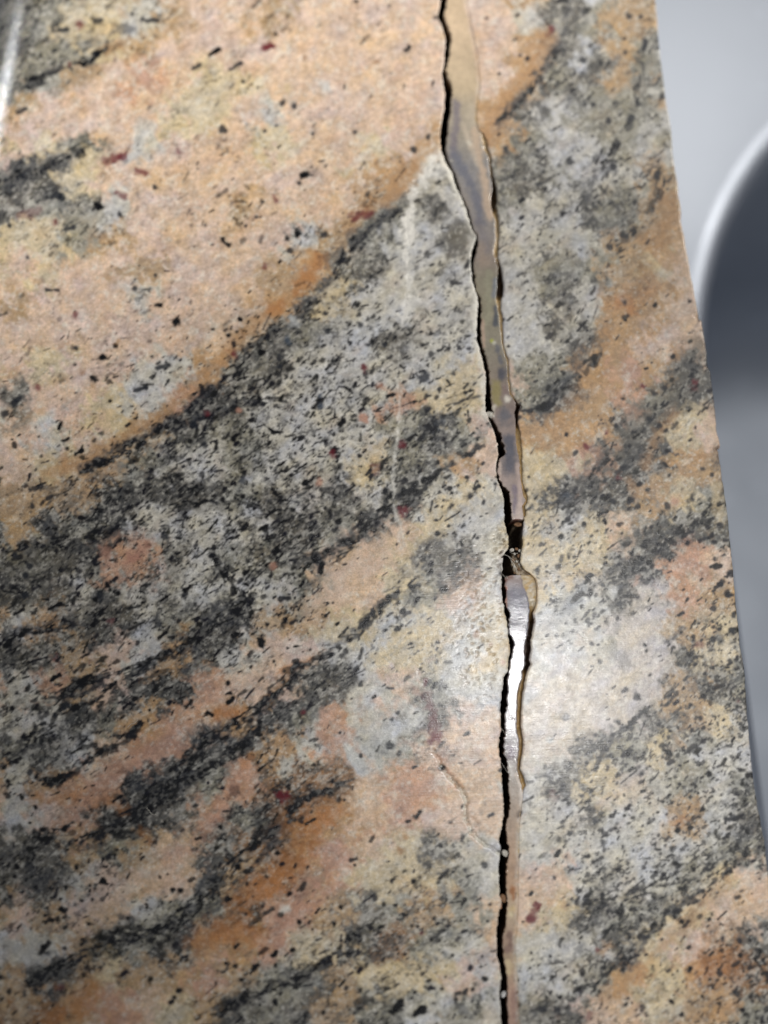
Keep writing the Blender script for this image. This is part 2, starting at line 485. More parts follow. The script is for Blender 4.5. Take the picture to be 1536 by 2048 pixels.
# scattered small dark flecks of mica: many short dashes that follow the bands
FR = np.random.RandomState(5)
CNT = []
for jj in range(-3, NR+4):
    for ii in range(-3, NC+4):
        d = float(cell(GD3, np.array(ii), np.array(jj))[0])
        cxm = (ii+.5)*64; cym = (jj+.5)*64
        mid = math.exp(-((cxm-620)/420)**2-((cym-900)/330)**2)
        rgt = 1.0 if (cxm > 1000 and cym > 1000) else 0.0
        n = FR.poisson(0.9*d*(1+2.0*mid+.9*rgt)+0.15)
        for q in range(n):
            px = (ii+FR.rand())*64; py = (jj+FR.rand())*64
            ln_ = (2.0+FR.exponential(2.6))*(1.0 if mid > .15 else 1.25); ang = math.radians(40+FR.randn()*18)
            hw = 1.1+FR.exponential(1.0)
            rr = min(max((px-1000)/200, 0), 1) if py > 900 else 0
            if rgt: hw *= .9+.3*FR.rand()
            if py > 1550: rr = max(rr, .6)
            if FR.rand() < 0.38+.4*rr: ln_ *= 0.35; hw *= 1.25+.35*rr
            if py < 620 and FR.rand() < .45: continue
            CNT.append((px, py, ln_, ang, hw))
for px, py, ln_, ang, hw in CNT:
    dx, dy = math.cos(ang)*ln_, -math.sin(ang)*ln_
    mark((0.004+0.012*FR.rand(),)*2+(0.008+.012*FR.rand(),), min(hw, 4.5), [(px-dx, py-dy), (px+dx, py+dy)], (0.75+0.25*FR.rand())*(.6 if py < 640-.4*px+200 and px < 850 else 1), 0.5, 0.8)
for q in range(5200):
    px = FR.randn()*330+560; py = FR.randn()*300+900+(600-px)*.35
    if q % 4 == 0: px = 1030+FR.rand()*520; py = 1050+FR.rand()*1050
    if not (-150 < px < 1700 and -150 < py < 2250): continue
    dd = float(den[int((py-CY0)/STEP), int((px-CX0)/STEP)])
    if FR.rand()*4.5 > dd: continue
    ang = math.radians(40+FR.randn()*22); l2 = .6+FR.exponential(1.5)
    mark((.005, .005, .008), .9+FR.rand()*.8, [(px-math.cos(ang)*l2, py+math.sin(ang)*l2), (px+math.cos(ang)*l2, py-math.sin(ang)*l2)], .9, .5, .5)
# glassy pin-prick grains, light
for q in range(900):
    px, py = FR.rand()*1900-150, FR.rand()*2400-150
    mark(PALL['H'], 1.2+FR.rand()*1.6, [(px, py)], 0.35*FR.rand(), 0.9, 0.6)


# the large single flecks one can find in the stone: radius x,y (runs joined by ;)
SPOTS_N = """
5 262,30;4 420,110 438,98;4 712,5;3 486,163;3 552,68;9 594,467;6 574,478;5 445,480 458,492;6 606,353 612,348;5 812,100 817,96
4 1040,404 1046,398;5 310,610 322,612;8 353,642;5 232,691;6 205,716;6 182,754 189,760;3 220,802;4 122,845 118,856;5 126,882 136,878
4 152,908 166,900;7 193,408 200,414;4 480,640;5 455,671;4 425,659;6 524,706;5 632,782;7 630,812 640,800;6 678,848 686,842
4 530,851 548,864 566,864;7 466,876 478,868;3 598,936 612,928;3 590,943;6 458,985;6 486,994;5 545,980 552,990;4 670,895 665,903
5 606,968 624,958;3 560,930 568,924;3 612,918;4 700,780;3 765,770 755,776;5 520,795;4 497,820;3 583,840;3 588,880 592,875
3 640,885;3 650,882;3 614,905;4 590,905;4 770,745;4 790,675;5 845,690;6 897,697;3 808,735 800,730;2.5 855,730;2.5 894,762 900,768
4 775,792 790,788;2.5 828,804 835,802;3 940,780 930,785;2.5 930,830;3 932,955;4 935,956;3 916,970;4 900,977;3 905,985;3 955,962
5 828,870 818,880;3 838,905 832,912;3 880,900;4 876,925;3 905,880 912,873;3 850,960 845,966;3 955,880;3 798,920 806,915;2.5 775,970
4 785,985 780,995;3 875,1011 870,1015;4 948,978 958,972;4 990,968;3 872,1040;3 897,1052;3 872,1068;6 876,1068;3 922,1083 924,1090
3 818,1170 824,1162;5 822,1175 840,1170;4 862,1140 858,1148;5 885,1180 890,1178;3.5 838,1195 830,1203;4 803,1225 806,1222;3 795,1235
3 812,1252;3 804,1250;2.5 836,1277;2.5 822,1287;3 872,1300 876,1296;2.5 888,1270;3 872,1325 876,1320;4 866,1376 872,1368;4 890,1375
3 828,1427 835,1424;3 848,1343;3 930,1470 938,1465;6 1072,1142;4 1170,1048;4 1207,1038 1210,1045;5 1176,1155 1184,1150;3 1210,1243
7 1246,797;6 1380,1410;4 1468,1399;4 1475,1413;7 1235,1444;7 1220,1511;8 1256,1508;5 1330,1500 1342,1508;3 1475,1515;3 1397,1512
4 518,1061 532,1052;5 528,1063;3 560,1045 572,1042;4 465,1097;5 488,1148 498,1139;5 496,1170 490,1168;3 531,1132 540,1125;3 556,1118 566,1108
5 548,1108 553,1098;3 645,1125 642,1146;3 601,1172 607,1162;3 590,1196;3 607,1192;3 594,1213;3 597,1220;5 532,1249;6 569,1246 571,1240
7 520,1292 522,1272;5 466,1271 474,1266;4 485,1268;6 460,1307;4 548,1322;3 575,1296;3 588,1294 604,1291;4 654,1291;2.5 650,1232 658,1225
2.5 672,1250 678,1244;3 665,1206;5 455,1367;3 452,1388 460,1386;5 458,1405 464,1400;3 482,1401;6 422,1430 416,1425;3 588,1467;3 598,1470
5 527,1476;3 610,1513;3 630,1490;3 515,1525 525,1508;3 655,1205;3 620,1300;4 350,1532;3 348,1406;3 299,1420;5 24,1416;4 50,1382
4 100,1362 118,1350;4 160,1362 182,1350;4 228,1269;5 185,1249;5 236,1186;4 370,1180 380,1172;4 320,1203 334,1193;4 285,1205;5 215,1170
4 98,1218 122,1207;3 30,1160;5 190,1200;5 72,1613;3 60,1645;5 85,1660;6 128,1658;4 108,1662;6 78,1676;7 34,1733;4 30,1752;5 15,1562
4 228,1602 242,1592;4 202,1614;7 300,1614;6 228,1710;3 283,1697;5 118,1758;3 153,1735;7 206,1762;4 132,1774;3 180,1771;3 180,1783
5 163,1801;5 186,1798;6 123,1820;3 138,1836;4 105,1841;5 176,1846;5 88,1893;6 234,1858;5 280,1819;4 255,1836;4 294,1808;5 345,1780
6 362,1782;4 320,1752;3 335,1748;4 140,1958;4 362,1921;5 347,1995;3 190,1552;3 160,1600;4 440,1653;6 441,1654;4 428,1590;4 690,1600
4 450,1680;5 477,1738;6 476,1734;6 533,1752;5 555,1706;6 580,1787;4 505,1792;4 460,1798;6 597,1845;4 600,1846;3 625,1858;3 710,1730
5 683,1816;4 545,1912 552,1905;5 585,1900;4 506,1940 516,1930;5 552,1932;5 482,1960;4 452,1928;5 670,1960;4 562,1987;5 550,2006;4 602,2006
4 520,2010;4 645,2025;6 668,1848;4 785,1762 790,1758;5 826,1762;4 815,1643 820,1640;5 832,1634 840,1624;4 880,1692;4 862,1735;3 895,1756
3 880,1756;4 925,1808 930,1800;3 948,1820;4 980,1808;3 975,1842;5 790,1810;5 808,1830;4 824,1853;4 836,1854;6 801,1876;5 836,1882;4 864,1880
4 878,1882;3 888,1860;4 905,1910;3 965,1912;3 958,1890;4 812,1910;4 945,1978;6 970,1958;5 830,1985;8 788,2018 802,2004;8 828,2030 846,2020
5 868,2008;3 910,2030;3 930,2035;5 912,1998;6 1138,1608;5 1112,1709 1118,1702;4 1060,1790 1064,1784;3 1045,1843;3 1062,1905;3 1100,1912
4 1104,1952;5 1120,1995;4 1184,1581;5 1224,1633;5 1230,1657;3 1245,1693;6 1325,1603;4 1360,1567;5 1384,1568;5 1416,1548;5 1495,1551
5 1355,1661;5 1382,1656;5 1406,1618;6 1495,1664;6 1462,1699;5 1462,1743;6 1348,1729;6 1386,1740;4 1355,1758;3 1312,1744;3 1203,1758
6 1180,1806;6 1178,1790;4 1282,1839;8 1236,1826;6 1280,1838;4 1325,1850;5 1218,1835;5 1365,1846;5 1302,1856;5 1268,1877;5 1245,1940
6 1158,1976;5 1190,1980;4 1264,2006;3 1345,1948;6 1342,2002;5 1405,1992;5 1380,1936;5 1480,1912;4 1418,1838;4 1446,1850;4 1228,1860
4 1510,1878;4 1500,1880;4 1290,1290;3 1315,1465;3 1340,1462;3 1275,1390;3 1440,1390;6 1310,608;3 1252,640;4 1170,610
"""
SPOTS_D = """
5 118,62 135,58;6 190,43 200,42;5 285,40 315,42;5 112,102;5 185,108;5 35,225 52,217;5 300,213;5 178,288 188,288;6 92,400 110,392 125,395
5 240,430;4 130,460 146,455;5 18,450;4 115,492;4 308,375;5 386,137 398,130;5 460,140 482,126;4 515,175;6 565,205;5 590,212;8 445,258
4 530,262;4 552,252;4 625,268;5 710,265;4 598,366;4 512,435;6 410,450;3 492,452;7 648,470;6 580,502;4 778,12;4 972,36;4 1040,110;3 783,147
6 826,300;6 857,275;5 872,36;9 1010,300;8 1140,322;6 1078,366;5 1259,33;5 1281,35;5 1289,82 1288,102;6 1283,125;6 1250,105;7 1168,120
6 1187,210;6 1218,242;9 1262,235;7 1275,210;6 1300,192;6 1325,192;6 1350,262;9 1225,332;7 1315,350;4 1336,378;9 1246,470;7 1220,495
5 55,515;4 92,579 116,581;6 268,577;4 310,550;5 152,695;5 315,735 340,732;4 268,782 292,775;8 10,825;6 28,806 40,795;6 203,866
5 60,980 82,975;5 96,995 112,990;6 65,1013;7 655,662;11 850,755;5 905,748;4 880,778;6 1040,835;7 1052,822;8 1250,605;8 1330,772
7 1308,788;7 1296,840;6 1316,852;5 1232,850;7 1244,934;8 1210,962;6 1262,998;5 1226,1002;9 1382,996;6 1335,1011;6 1408,936;5 1425,951
6 1408,1078;7 1440,1050;5 1426,1037;6 1303,1133;5 1238,1207;5 1430,1120;6 1462,1146;4 1442,1168;4 1425,1183;6 1426,1216;5 1468,1232
7 1425,1280;6 1337,1393;7 1275,1392;5 1400,1436;5 1190,1470;5 1465,1262;5 1460,1320;6 30,1110;7 60,1132;7 52,1152;6 50,1190;8 200,1190
7 330,1072;5 110,1430;8 130,1412;6 60,1545;5 80,1520;8 560,715;6 560,732;5 650,626;8 389,850;6 410,890;6 720,650;6 735,690;5 770,690
6 860,1735;6 930,1740;6 970,1730;5 797,1425;6 785,1440;6 780,1492;4 830,1400;6 1192,1642;6 1205,1686;6 1284,1548;8 1465,1636;6 1452,1636
8 1476,1986;6 1440,1950;6 1380,1940;8 1085,2016;8 1112,2020;5 1140,1665;5 1108,1755;6 1170,1800;6 900,1115;5 1205,1170;6 1150,905
"""
for txt, cc, op in ((SPOTS_D, np.array([0.022, 0.026, 0.035]), .88), (SPOTS_N, np.array([0.004, 0.004, 0.006]), 1.0)):
    for it in txt.replace('\n', ';').split(';'):
        s = it.split()
        if s: mark(cc, float(s[0])*0.92, [tuple(map(float, q.split(','))) for q in s[1:]], op, 0.5, 1.0)
SPOTS_C = """
M6 530,96 545,92;B4 610,116;M5 275,342 292,348;M5 358,305;M5 235,385 250,395;M5 110,445;M7 160,50;M5 140,131;B6 755,125;Y8 575,176;L11 652,174
M4 548,390 553,402;M5 150,630;M6 75,775;M6 530,532;M7 465,708;M6 730,735;R8 730,835;M6 665,908;R7 762,772;M7 805,890;R6 640,965;M5 1172,893
M5 1215,865;M4 1285,770;M5 1236,956;R8 1350,1002;B7 165,746;O5 185,772;O6 236,682;Y16 210,845;O8 130,920;L10 585,640
M6 608,1425;R6 545,1130;H5 862,1268;B5 952,1268;B4 982,1290;R4 1005,1325;H9 1307,184;M5 840,1868;M4 1476,1402;O6 812,1672;C6 800,1700
R6 895,1575;M5 415,825;R4 478,820;U6 640,812;U5 640,790;U7 575,680;H8 515,960;D5 484,960;L6 1100,1480;D6 1130,1435;M5 850,1362
"""
for it in SPOTS_C.replace('\n', ';').split(';'):
    s = it.split()
    if s: mark(PALL[s[0][0]], float(s[0][1:]), [tuple(map(float, q.split(','))) for q in s[1:]], .75, 0.9, 1.1)
# things lying over the flecks: the white healed vein, dark red garnet spots
for s_, w_, o_, pts in (('X', 9, .8, [(826, 385), (818, 430), (815, 470)]), ('X', 6, .7, [(815, 470), (810, 520), (820, 560), (811, 610), (808, 650)]),
        ('X', 12, .75, [(872, 318), (856, 338), (848, 352)]), ('X', 4, .5, [(848, 352), (832, 385)]), ('X', 2.0, .38, [(800, 690), (796, 760), (800, 800), (797, 860), (788, 930), (788, 1010), (803, 1095)]),
        ('M', 9, .9, [(808, 1022)]), ('M', 8, .75, [(862, 1482), (874, 1468)]), ('M', 9, .42, [(854, 1392), (864, 1425), (866, 1462)]), ('M', 7, .8, [(1386, 768)]), ('M', 5, .7, [(1284, 770)]),
        ('M', 6, .7, [(232, 318), (248, 312)]), ('M', 5, .8, [(534, 96), (543, 92)]), ('M', 5, .7, [(465, 708)]), ('M', 6, .75, [(1076, 1812)]), ('M', 5, .7, [(1062, 1836)]),
        ('M', 9, .9, [(566, 1592)]), ('M', 5, .7, [(665, 906)]), ('M', 5, .7, [(730, 735)]), ('R', 7, .8, [(730, 835)]), ('M', 6, .5, [(710, 435), (735, 425)]),
        ('M', 4, .6, [(1172, 893)]), ('M', 5, .6, [(1104, 60)]), ('M', 5, .5, [(608, 1425)]), ('R', 10, .7, [(212, 1102)]), ('R', 9, .7, [(262, 1118), (290, 1096)]), ('M', 5, .5, [(800, 890)])):
    mark(PALL[s_], w_, pts, o_, .6, 2.2 if s_ == 'X' else 1.4, .8 if s_ == 'X' and w_ < 5 else .3)
lum_ = (col@np.array([.25, .6, .15], np.float32))[..., None]
col = np.clip(lum_+(col-lum_)*.90, 0.003, 0.9)**1.17*np.array([1.0, 1.0, 1.035], np.float32)
# ==ENDPAINT==

# ---------------------------------------------------------------- outlines of the crack and the edges (x against y)
def table(txt):
    a = np.array([[float(v) for v in q.split(':')] for q in txt.split()]); return a[:, 0], a[:, 1]
def ext(tb):
    ys, xs = tb
    o = []
    for yy, k in ((-1400, 0), (3400, -1)):
        o.append(506+(xs[k]-506)*(yy+6060)/(ys[k]+6060))
    return np.concatenate([[-1400], ys, [3400]]), np.concatenate([[o[0]], xs, [o[1]]])
T_L = ext(table("""0:880.6 16:879 31:874 38:875 47:881 62:887 78:890 94:890 109:889 125:888 140:885 156:884 172:887 188:889 203:888.5 219:887.6 234:884.5
250:882 266:880.6 281:880 297:881 308:883 316:888 331:895 347:905 363:909 378:914 394:922 409:929 425:934.5 441:939 456:943 464:948 472:952.5 480:951 487:948
497:946 512:942 528:941.5 544:943 559:944.7 575:948 586:952 594:955 612:956 616:955 631:954 647:954 662:953.4 678:953.4 692:956.6 706:961 725:966
744:970.6 762:972 780:972 797:971 812:971 824:972 831:975 838:977.6 850:983 866:989 881:994 897:996 908:997 916:995 930:993 945:992 958:993.7 970:998
981:1003 997:1008 1012:1008 1028:1008.6 1040:1009 1059:1012 1070:1016 1080:1018 1087:1018 1098:1015 1109:1007 1125:1005.5 1140:1004.7 1157:1004
1187:1004 1203:1006 1218:1009 1240:1013 1256:1014.5 1270:1016 1290:1020 1303:1019.5 1320:1018 1343:1015 1351:1010 1359:1007.5 1375:1004.7 1390:1003 1406:1001
1421:1000 1440:1001.6 1461:1002 1477:999 1493:996.6 1508:998 1524:1001.6 1539:1003 1555:1004 1571:1005 1586:1006 1602:1008 1617:1008 1633:1007 1649:1005.5
1657:1003 1664:1001 1680:999 1696:1002 1711:1000 1727:997.7 1743:996 1751:998 1767:998 1790:999 1800:1003 1806:1004 1814:1001 1822:998 1845:995 1861:993.7
1876:993.7 1892:993.7 1907:994.5 1923:996 1939:1000 1954:1003 1970:1001 1985:1000 2001:999 2017:1001.6 2048:1003"""))
T_C = ext(table("""0:893 16:892 31:887 47:894 62:899.5 78:902 94:901 109:898 125:895.5 140:891.5 156:895.5 172:903 188:902.5 203:902 219:902 234:898.6
250:897 266:894.7 281:892 297:892 305:893 316:895 331:901 347:910 363:914 378:918.5 394:925.5 409:932 425:937.5 441:942 456:946 464:951 472:954.5 480:955 487:955
497:953 512:949 528:947 544:948 559:948.6 575:951.2 586:954 594:960 612:963.4 631:963 647:963 662:962 678:963 692:965 706:971 725:974.5 744:980
762:980 780:981.6 797:983 812:983 820:986 825:990 829:984 833:983 838:988 850:992.5 866:1002 881:1005 897:1009.7 908:1011 913:1006 917:999 930:996 945:996.5
958:999.5 970:1006 981:1018 997:1021 1012:1022 1028:1023 1040:1025 1148:1025 1156:1011 1171:1011 1187:1012 1203:1012 1214:1012 1222:1017 1226:1019.5 1240:1019
1256:1017 1262:1016.5 1270:1021 1281:1026.6 1290:1029 1297:1026 1303:1025 1320:1022 1328:1020 1343:1018 1359:1016 1375:1015.6 1390:1015 1406:1015.6 1421:1014
1432:1008.6 1446:1011 1461:1011 1477:1009 1493:1008 1508:1007 1516:1012 1524:1015 1539:1015.6 1555:1017.5 1571:1018 1586:1018.7 1602:1020 1617:1019.5
1633:1017 1649:1013 1664:1012.5 1680:1015.6 1696:1018 1711:1017 1727:1015.6 1743:1012.5 1751:1014 1767:1013 1790:1014 1806:1015 1822:1015 1845:1012.5
1861:1009 1876:1007 1892:1006 1907:1008 1923:1008 1939:1011.7 1954:1015 1970:1015.6 1985:1015 2001:1015 2017:1016.4 2048:1018"""))
T_R = ext(table("""0:932 47:941 78:948 120:955 172:960 203:954 219:952 250:951 266:962 281:965 297:967 310:976 347:980.6 363:983 378:984 400:981
412:982 441:990 456:991 475:991 503:986 515:991 534:996 545:996 556:994.7 572:994 600:992 620:996 631:998.7 660:1001 694:1005 720:1014 762:1016 787:1020.6
797:1028 803:1031 812:1032 828:1029 844:1031 866:1032 881:1032 897:1034.7 912:1037 920:1039 935:1040 958:1042 980:1045 993:1047 1001:1051.6 1007:1048 1012:1045
1028:1048 1036:1047 1040:1047 1147:1040.6 1157:1043 1171:1044.5 1187:1053 1203:1058 1218:1059 1240:1058 1256:1056 1270:1054.7 1281:1051.6 1303:1049
1320:1050 1328:1051 1343:1045 1359:1044 1375:1037.5 1390:1035 1421:1034 1446:1033 1461:1033 1477:1037.5 1493:1038 1508:1037.5 1524:1035 1539:1034
1555:1038 1571:1043 1586:1044.5 1602:1043.7 1617:1041.4 1649:1037.5 1711:1036.7 1767:1035 1790:1036 1845:1033.6 1876:1031 1907:1029.7 1923:1031
1954:1034 2001:1036 2048:1037.5"""))
T_S = ext(table("""0:932.5 47:941.5 78:948.5 120:956 172:961 203:956 219:954 250:953 260:957 266:964 281:973 297:976 310:981 347:985 363:990 378:994 400:994.5 412:992
441:998 475:999 503:996 515:996 534:1002.5 556:1005.6 572:1008 590:1006 600:1002.5 620:1003 631:1005 660:1006 694:1008 720:1017 762:1019 787:1023 797:1030 803:1034
812:1041 828:1037 844:1036 866:1041 881:1042 897:1044 912:1045.6 920:1044 935:1045 958:1044.5 980:1050 993:1056 1001:1055 1012:1050 1028:1052 1036:1048
1040:1048 1059:1046 1075:1045 1087:1046 1098:1044 1109:1042 1125:1040 1140:1048 1147:1060 1157:1070 1171:1073 1203:1073 1218:1069.5 1226:1066 1240:1068 1256:1066
1270:1064 1281:1061 1303:1062 1320:1058 1328:1061 1343:1054.7 1359:1050 1375:1047.6 1390:1044.5 1406:1043.7 1432:1042 1446:1041 1461:1043 1477:1046 1493:1046
1508:1045 1524:1041 1539:1040.6 1555:1048 1571:1052 1580:1047 1586:1045.5 1602:1044.7 1617:1042.4 1649:1038.5 1711:1037.7 1767:1036 1790:1037 1845:1034.6
1876:1032 1907:1030.7 1923:1032 1954:1035 2001:1037 2048:1038.5"""))
T_E = ext(table("""0:1312 60:1318 110:1323 190:1333 250:1343 330:1352 400:1361 450:1366 500:1375 560:1386 610:1395 628:1398 634:1401 640:1405 700:1414 730:1417
745:1423 800:1430 860:1436 893:1443 897:1438 940:1443 955:1446 965:1449 1040:1459 1100:1464 1140:1468 1200:1474 1290:1482 1330:1489 1400:1496 1480:1501
1530:1506 1560:1510 1620:1519 1680:1531 1690:1532 1760:1540 2048:1566"""))
GDEPTH = ext(table("0:0 240:0 262:.12 300:.2 345:.3 372:1.3 405:1.2 425:.2 520:.15 540:1.4 580:1.4 600:.2 700:.12 795:.12 805:1.5 840:1.4 856:.35 950:.2 1040:.3 1147:.16 1200:.12 1214:.3 1226:.8 1245:1.3 1335:1.5 1350:.6 1560:.5 1575:.3 1590:0 2048:0"))

def jag(y, amp, s, k):
    return amp*2*(vnoise(np.asarray(y, np.float32)/s, np.full(np.shape(y), 3.3+k, np.float32), 50+k)-0.5)
def cL(y): return np.interp(y, *T_L)+jag(y, 1.3, 6, 1)+jag(y, 1.1, 3.1, 2)
def cC(y): return np.interp(y, *T_C)+np.interp(y, [300, 330, 590, 620], [0, 1.3, 1.3, 0])+jag(y, 1.6, 5.6, 3)+jag(y, 1.6, 2.9, 4)
def cR(y): return np.interp(y, *T_R)+jag(y, .9, 5, 5)+jag(y, .9, 2.9, 15)
def cS(y): return np.interp(y, *T_S)+jag(y, .8, 5, 6)
def cE(y): return np.interp(y, *T_E)+jag(y, 1.2, 26, 7)+jag(y, .6, 7, 8)
def cB(y):
    y = np.asarray(y, float); b = 506+(62-506)*(y+6060)/6160
    return b+.14*np.clip(420-y, 0, 900)-42

ROWS = np.concatenate([np.arange(-1300, -150, 16.0), np.arange(-150, 2190, 2.0), np.arange(2190, 3300, 16.0)])

def fold(v, a, b):
    v = np.where(v < a, 2*a-v, v); v = np.where(v > b, 2*b-v, v)
    v = np.where(v < a, 2*a-v, v); return np.clip(v, a, b)
def sample(T, x, y):
    u = (fold(x, CX0+4, CX1-4)-CX0)/STEP; v = (fold(y, CY0+4, CY1-4)-CY0)/STEP
    i = np.clip(np.floor(u).astype(int), 0, NW-2); j = np.clip(np.floor(v).astype(int), 0, NH-2)
    fu = (u-i)[..., None]; fv = (v-j)[..., None]
    return (T[j, i]*(1-fu)+T[j, i+1]*fu)*(1-fv)+(T[j+1, i]*(1-fu)+T[j+1, i+1]*fu)*fv

def pline(x, y, pts):
    d = np.full(x.shape, 1e9); 
    for (ax, ay), (bx, by) in zip(pts[:-1], pts[1:]):
        t = np.clip(((x-ax)*(bx-ax)+(y-ay)*(by-ay))/((bx-ax)**2+(by-ay)**2), 0, 1)
        d = np.minimum(d, np.hypot(x-ax-t*(bx-ax), y-ay-t*(by-ay)))
    return d

def put(o, parent=None, **kw):
    SC.collection.objects.link(o)
    if parent: o.parent = parent
    for k, v in kw.items(): o[k] = v
    return o

def grid_object(name, V, C, G, mat, parent, smooth=True):
    """V rows x cols x 3 points (metres), C colours, G gloss (0 dull .. 1 polished)"""
    n, m = V.shape[:2]
    me = bpy.data.meshes.new(name)
    me.vertices.add(n*m); me.vertices.foreach_set('co', V.astype(np.float32).ravel())
    j, i = np.meshgrid(np.arange(n-1), np.arange(m-1), indexing='ij')
    a = (j*m+i).ravel()
    q = np.stack([a, a+m, a+m+1, a+1], -1).astype(np.int32)
    me.loops.add(q.size); me.loops.foreach_set('vertex_index', q.ravel())
    me.polygons.add(len(q)); me.polygons.foreach_set('loop_start', np.arange(0, q.size, 4, dtype=np.int32))
    me.update(calc_edges=True)
    if smooth: me.polygons.foreach_set('use_smooth', np.ones(len(q), bool))
    at = me.attributes.new('mineral', 'FLOAT_COLOR', 'POINT')
    at.data.foreach_set('color', np.concatenate([C, np.ones((n, m, 1))], -1).astype(np.float32).ravel())
    ag = me.attributes.new('polish', 'FLOAT', 'POINT'); ag.data.foreach_set('value', G.astype(np.float32).ravel())
    me.materials.append(mat)
    return put(bpy.data.objects.new(name, me), parent)

# ---------------------------------------------------------------- materials
def new_mat(name):
    m = bpy.data.materials.new(name); m.use_nodes = True
    return m, m.node_tree.nodes, m.node_tree.links, m.node_tree.nodes['Principled BSDF']
def node(ns, typ, **kw):
    n = ns.new(typ)
    for k, v in kw.items(): setattr(n, k, v)
    return n

def stone_mat(name, rough_lo, rough_hi, scratch=0.25, grain=0.5, bump=0.35, ang=0.8):
    m, ns, ls, bs = new_mat(name)
    at = node(ns, 'ShaderNodeAttribute', attribute_name='mineral'); ag = node(ns, 'ShaderNodeAttribute', attribute_name='polish')
    co = ns.new('ShaderNodeTexCoord')
    n1 = ns.new('ShaderNodeTexNoise'); n1.inputs['Scale'].default_value = 5200; n1.inputs['Detail'].default_value = 3; n1.inputs['Roughness'].default_value = 0.65
    n2 = ns.new('ShaderNodeTexNoise'); n2.inputs['Scale'].default_value = 900; n2.inputs['Detail'].default_value = 4; n2.inputs['Roughness'].default_value = 0.6
    v1 = ns.new('ShaderNodeTexVoronoi'); v1.inputs['Scale'].default_value = 2600
    mp = ns.new('ShaderNodeMapping'); mp.inputs['Rotation'].default_value = (0, 0, ang); mp.inputs['Scale'].default_value = (1, 26, 1)
    n3 = ns.new('ShaderNodeTexNoise'); n3.inputs['Scale'].default_value = 260; n3.inputs['Detail'].default_value = 3
    for a in (n1, n2, v1, mp): ls.new(co.outputs['Object'], a.inputs['Vector'])
    ls.new(mp.outputs[0], n3.inputs['Vector'])
    # grain: small brightness differences from crystal to crystal
    mr = ns.new('ShaderNodeMapRange'); ls.new(n1.outputs['Fac'], mr.inputs[0]); mr.inputs[1].default_value = .25; mr.inputs[2].default_value = .75
    mr.inputs[3].default_value = 1-0.30*grain; mr.inputs[4].default_value = 1+0.26*grain
    hv = ns.new('ShaderNodeSeparateColor'); ls.new(v1.outputs['Color'], hv.inputs[0])
    mr2 = ns.new('ShaderNodeMapRange'); ls.new(hv.outputs[0], mr2.inputs[0]); mr2.inputs[3].default_value = 1-0.13*grain; mr2.inputs[4].default_value = 1+0.13*grain
    mu = node(ns, 'ShaderNodeMath', operation='MULTIPLY'); ls.new(mr.outputs[0], mu.inputs[0]); ls.new(mr2.outputs[0], mu.inputs[1])
    vm = node(ns, 'ShaderNodeVectorMath', operation='SCALE'); ls.new(at.outputs['Color'], vm.inputs[0]); ls.new(mu.outputs[0], vm.inputs['Scale'])
    ls.new(vm.outputs[0], bs.inputs['Base Color'])
    # roughness: polish attribute, broken by wear
    m3 = ns.new('ShaderNodeMapRange'); ls.new(ag.outputs['Fac'], m3.inputs[0]); m3.inputs[3].default_value = rough_hi; m3.inputs[4].default_value = rough_lo
    m4 = ns.new('ShaderNodeMapRange'); ls.new(n2.outputs['Fac'], m4.inputs[0]); m4.inputs[1].default_value = .3; m4.inputs[2].default_value = .7
    m4.inputs[3].default_value = -0.05; m4.inputs[4].default_value = 0.09
    ad = node(ns, 'ShaderNodeMath', operation='ADD'); ls.new(m3.outputs[0], ad.inputs[0]); ls.new(m4.outputs[0], ad.inputs[1])
    ls.new(ad.outputs[0], bs.inputs['Roughness'])
    b1 = ns.new('ShaderNodeBump'); b1.inputs['Strength'].default_value = bump; b1.inputs['Distance'].default_value = 0.00003; ls.new(n1.outputs['Fac'], b1.inputs['Height'])
    b2 = ns.new('ShaderNodeBump'); b2.inputs['Strength'].default_value = scratch; b2.inputs['Distance'].default_value = 0.00004; ls.new(n3.outputs['Fac'], b2.inputs['Height'])
    b3 = ns.new('ShaderNodeBump'); b3.inputs['Strength'].default_value = 0.25; b3.inputs['Distance'].default_value = 0.00002; ls.new(hv.outputs[1], b3.inputs['Height'])
    ls.new(b1.outputs[0], b2.inputs['Normal']); ls.new(b2.outputs[0], b3.inputs['Normal']); ls.new(b3.outputs[0], bs.inputs['Normal'])
    bs.inputs['IOR'].default_value = 1.52
    return m
M_ST = stone_mat('worn_granite', 0.06, 0.36, 0.34, 0.75, 0.55, -0.8)
M_RS = stone_mat('amber_filler_resin', 0.05, 0.34, 0.10, 0.5, 0.42, 0.9)

def plain_mat(name, c, rough=0.6, metal=0.0, noise=0.0, scale=300, bump=0.0, dist=0.0001):
    m, ns, ls, bs = new_mat(name)
    co = ns.new('ShaderNodeTexCoord'); n = ns.new('ShaderNodeTexNoise'); n.inputs['Scale'].default_value = scale; n.inputs['Detail'].default_value = 4
    ls.new(co.outputs['Object'], n.inputs['Vector'])
    mr = ns.new('ShaderNodeMapRange'); ls.new(n.outputs['Fac'], mr.inputs[0]); mr.inputs[3].default_value = 1-noise; mr.inputs[4].default_value = 1+noise
    vm = node(ns, 'ShaderNodeVectorMath', operation='SCALE'); vm.inputs[0].default_value = c; ls.new(mr.outputs[0], vm.inputs['Scale'])
    ls.new(vm.outputs[0], bs.inputs['Base Color'])
    bs.inputs['Roughness'].default_value = rough; bs.inputs['Metallic'].default_value = metal
    if bump:
        b = ns.new('ShaderNodeBump'); b.inputs['Strength'].default_value = bump; b.inputs['Distance'].default_value = dist
        ls.new(n.outputs['Fac'], b.inputs['Height']); ls.new(b.outputs[0], bs.inputs['Normal'])
    return m

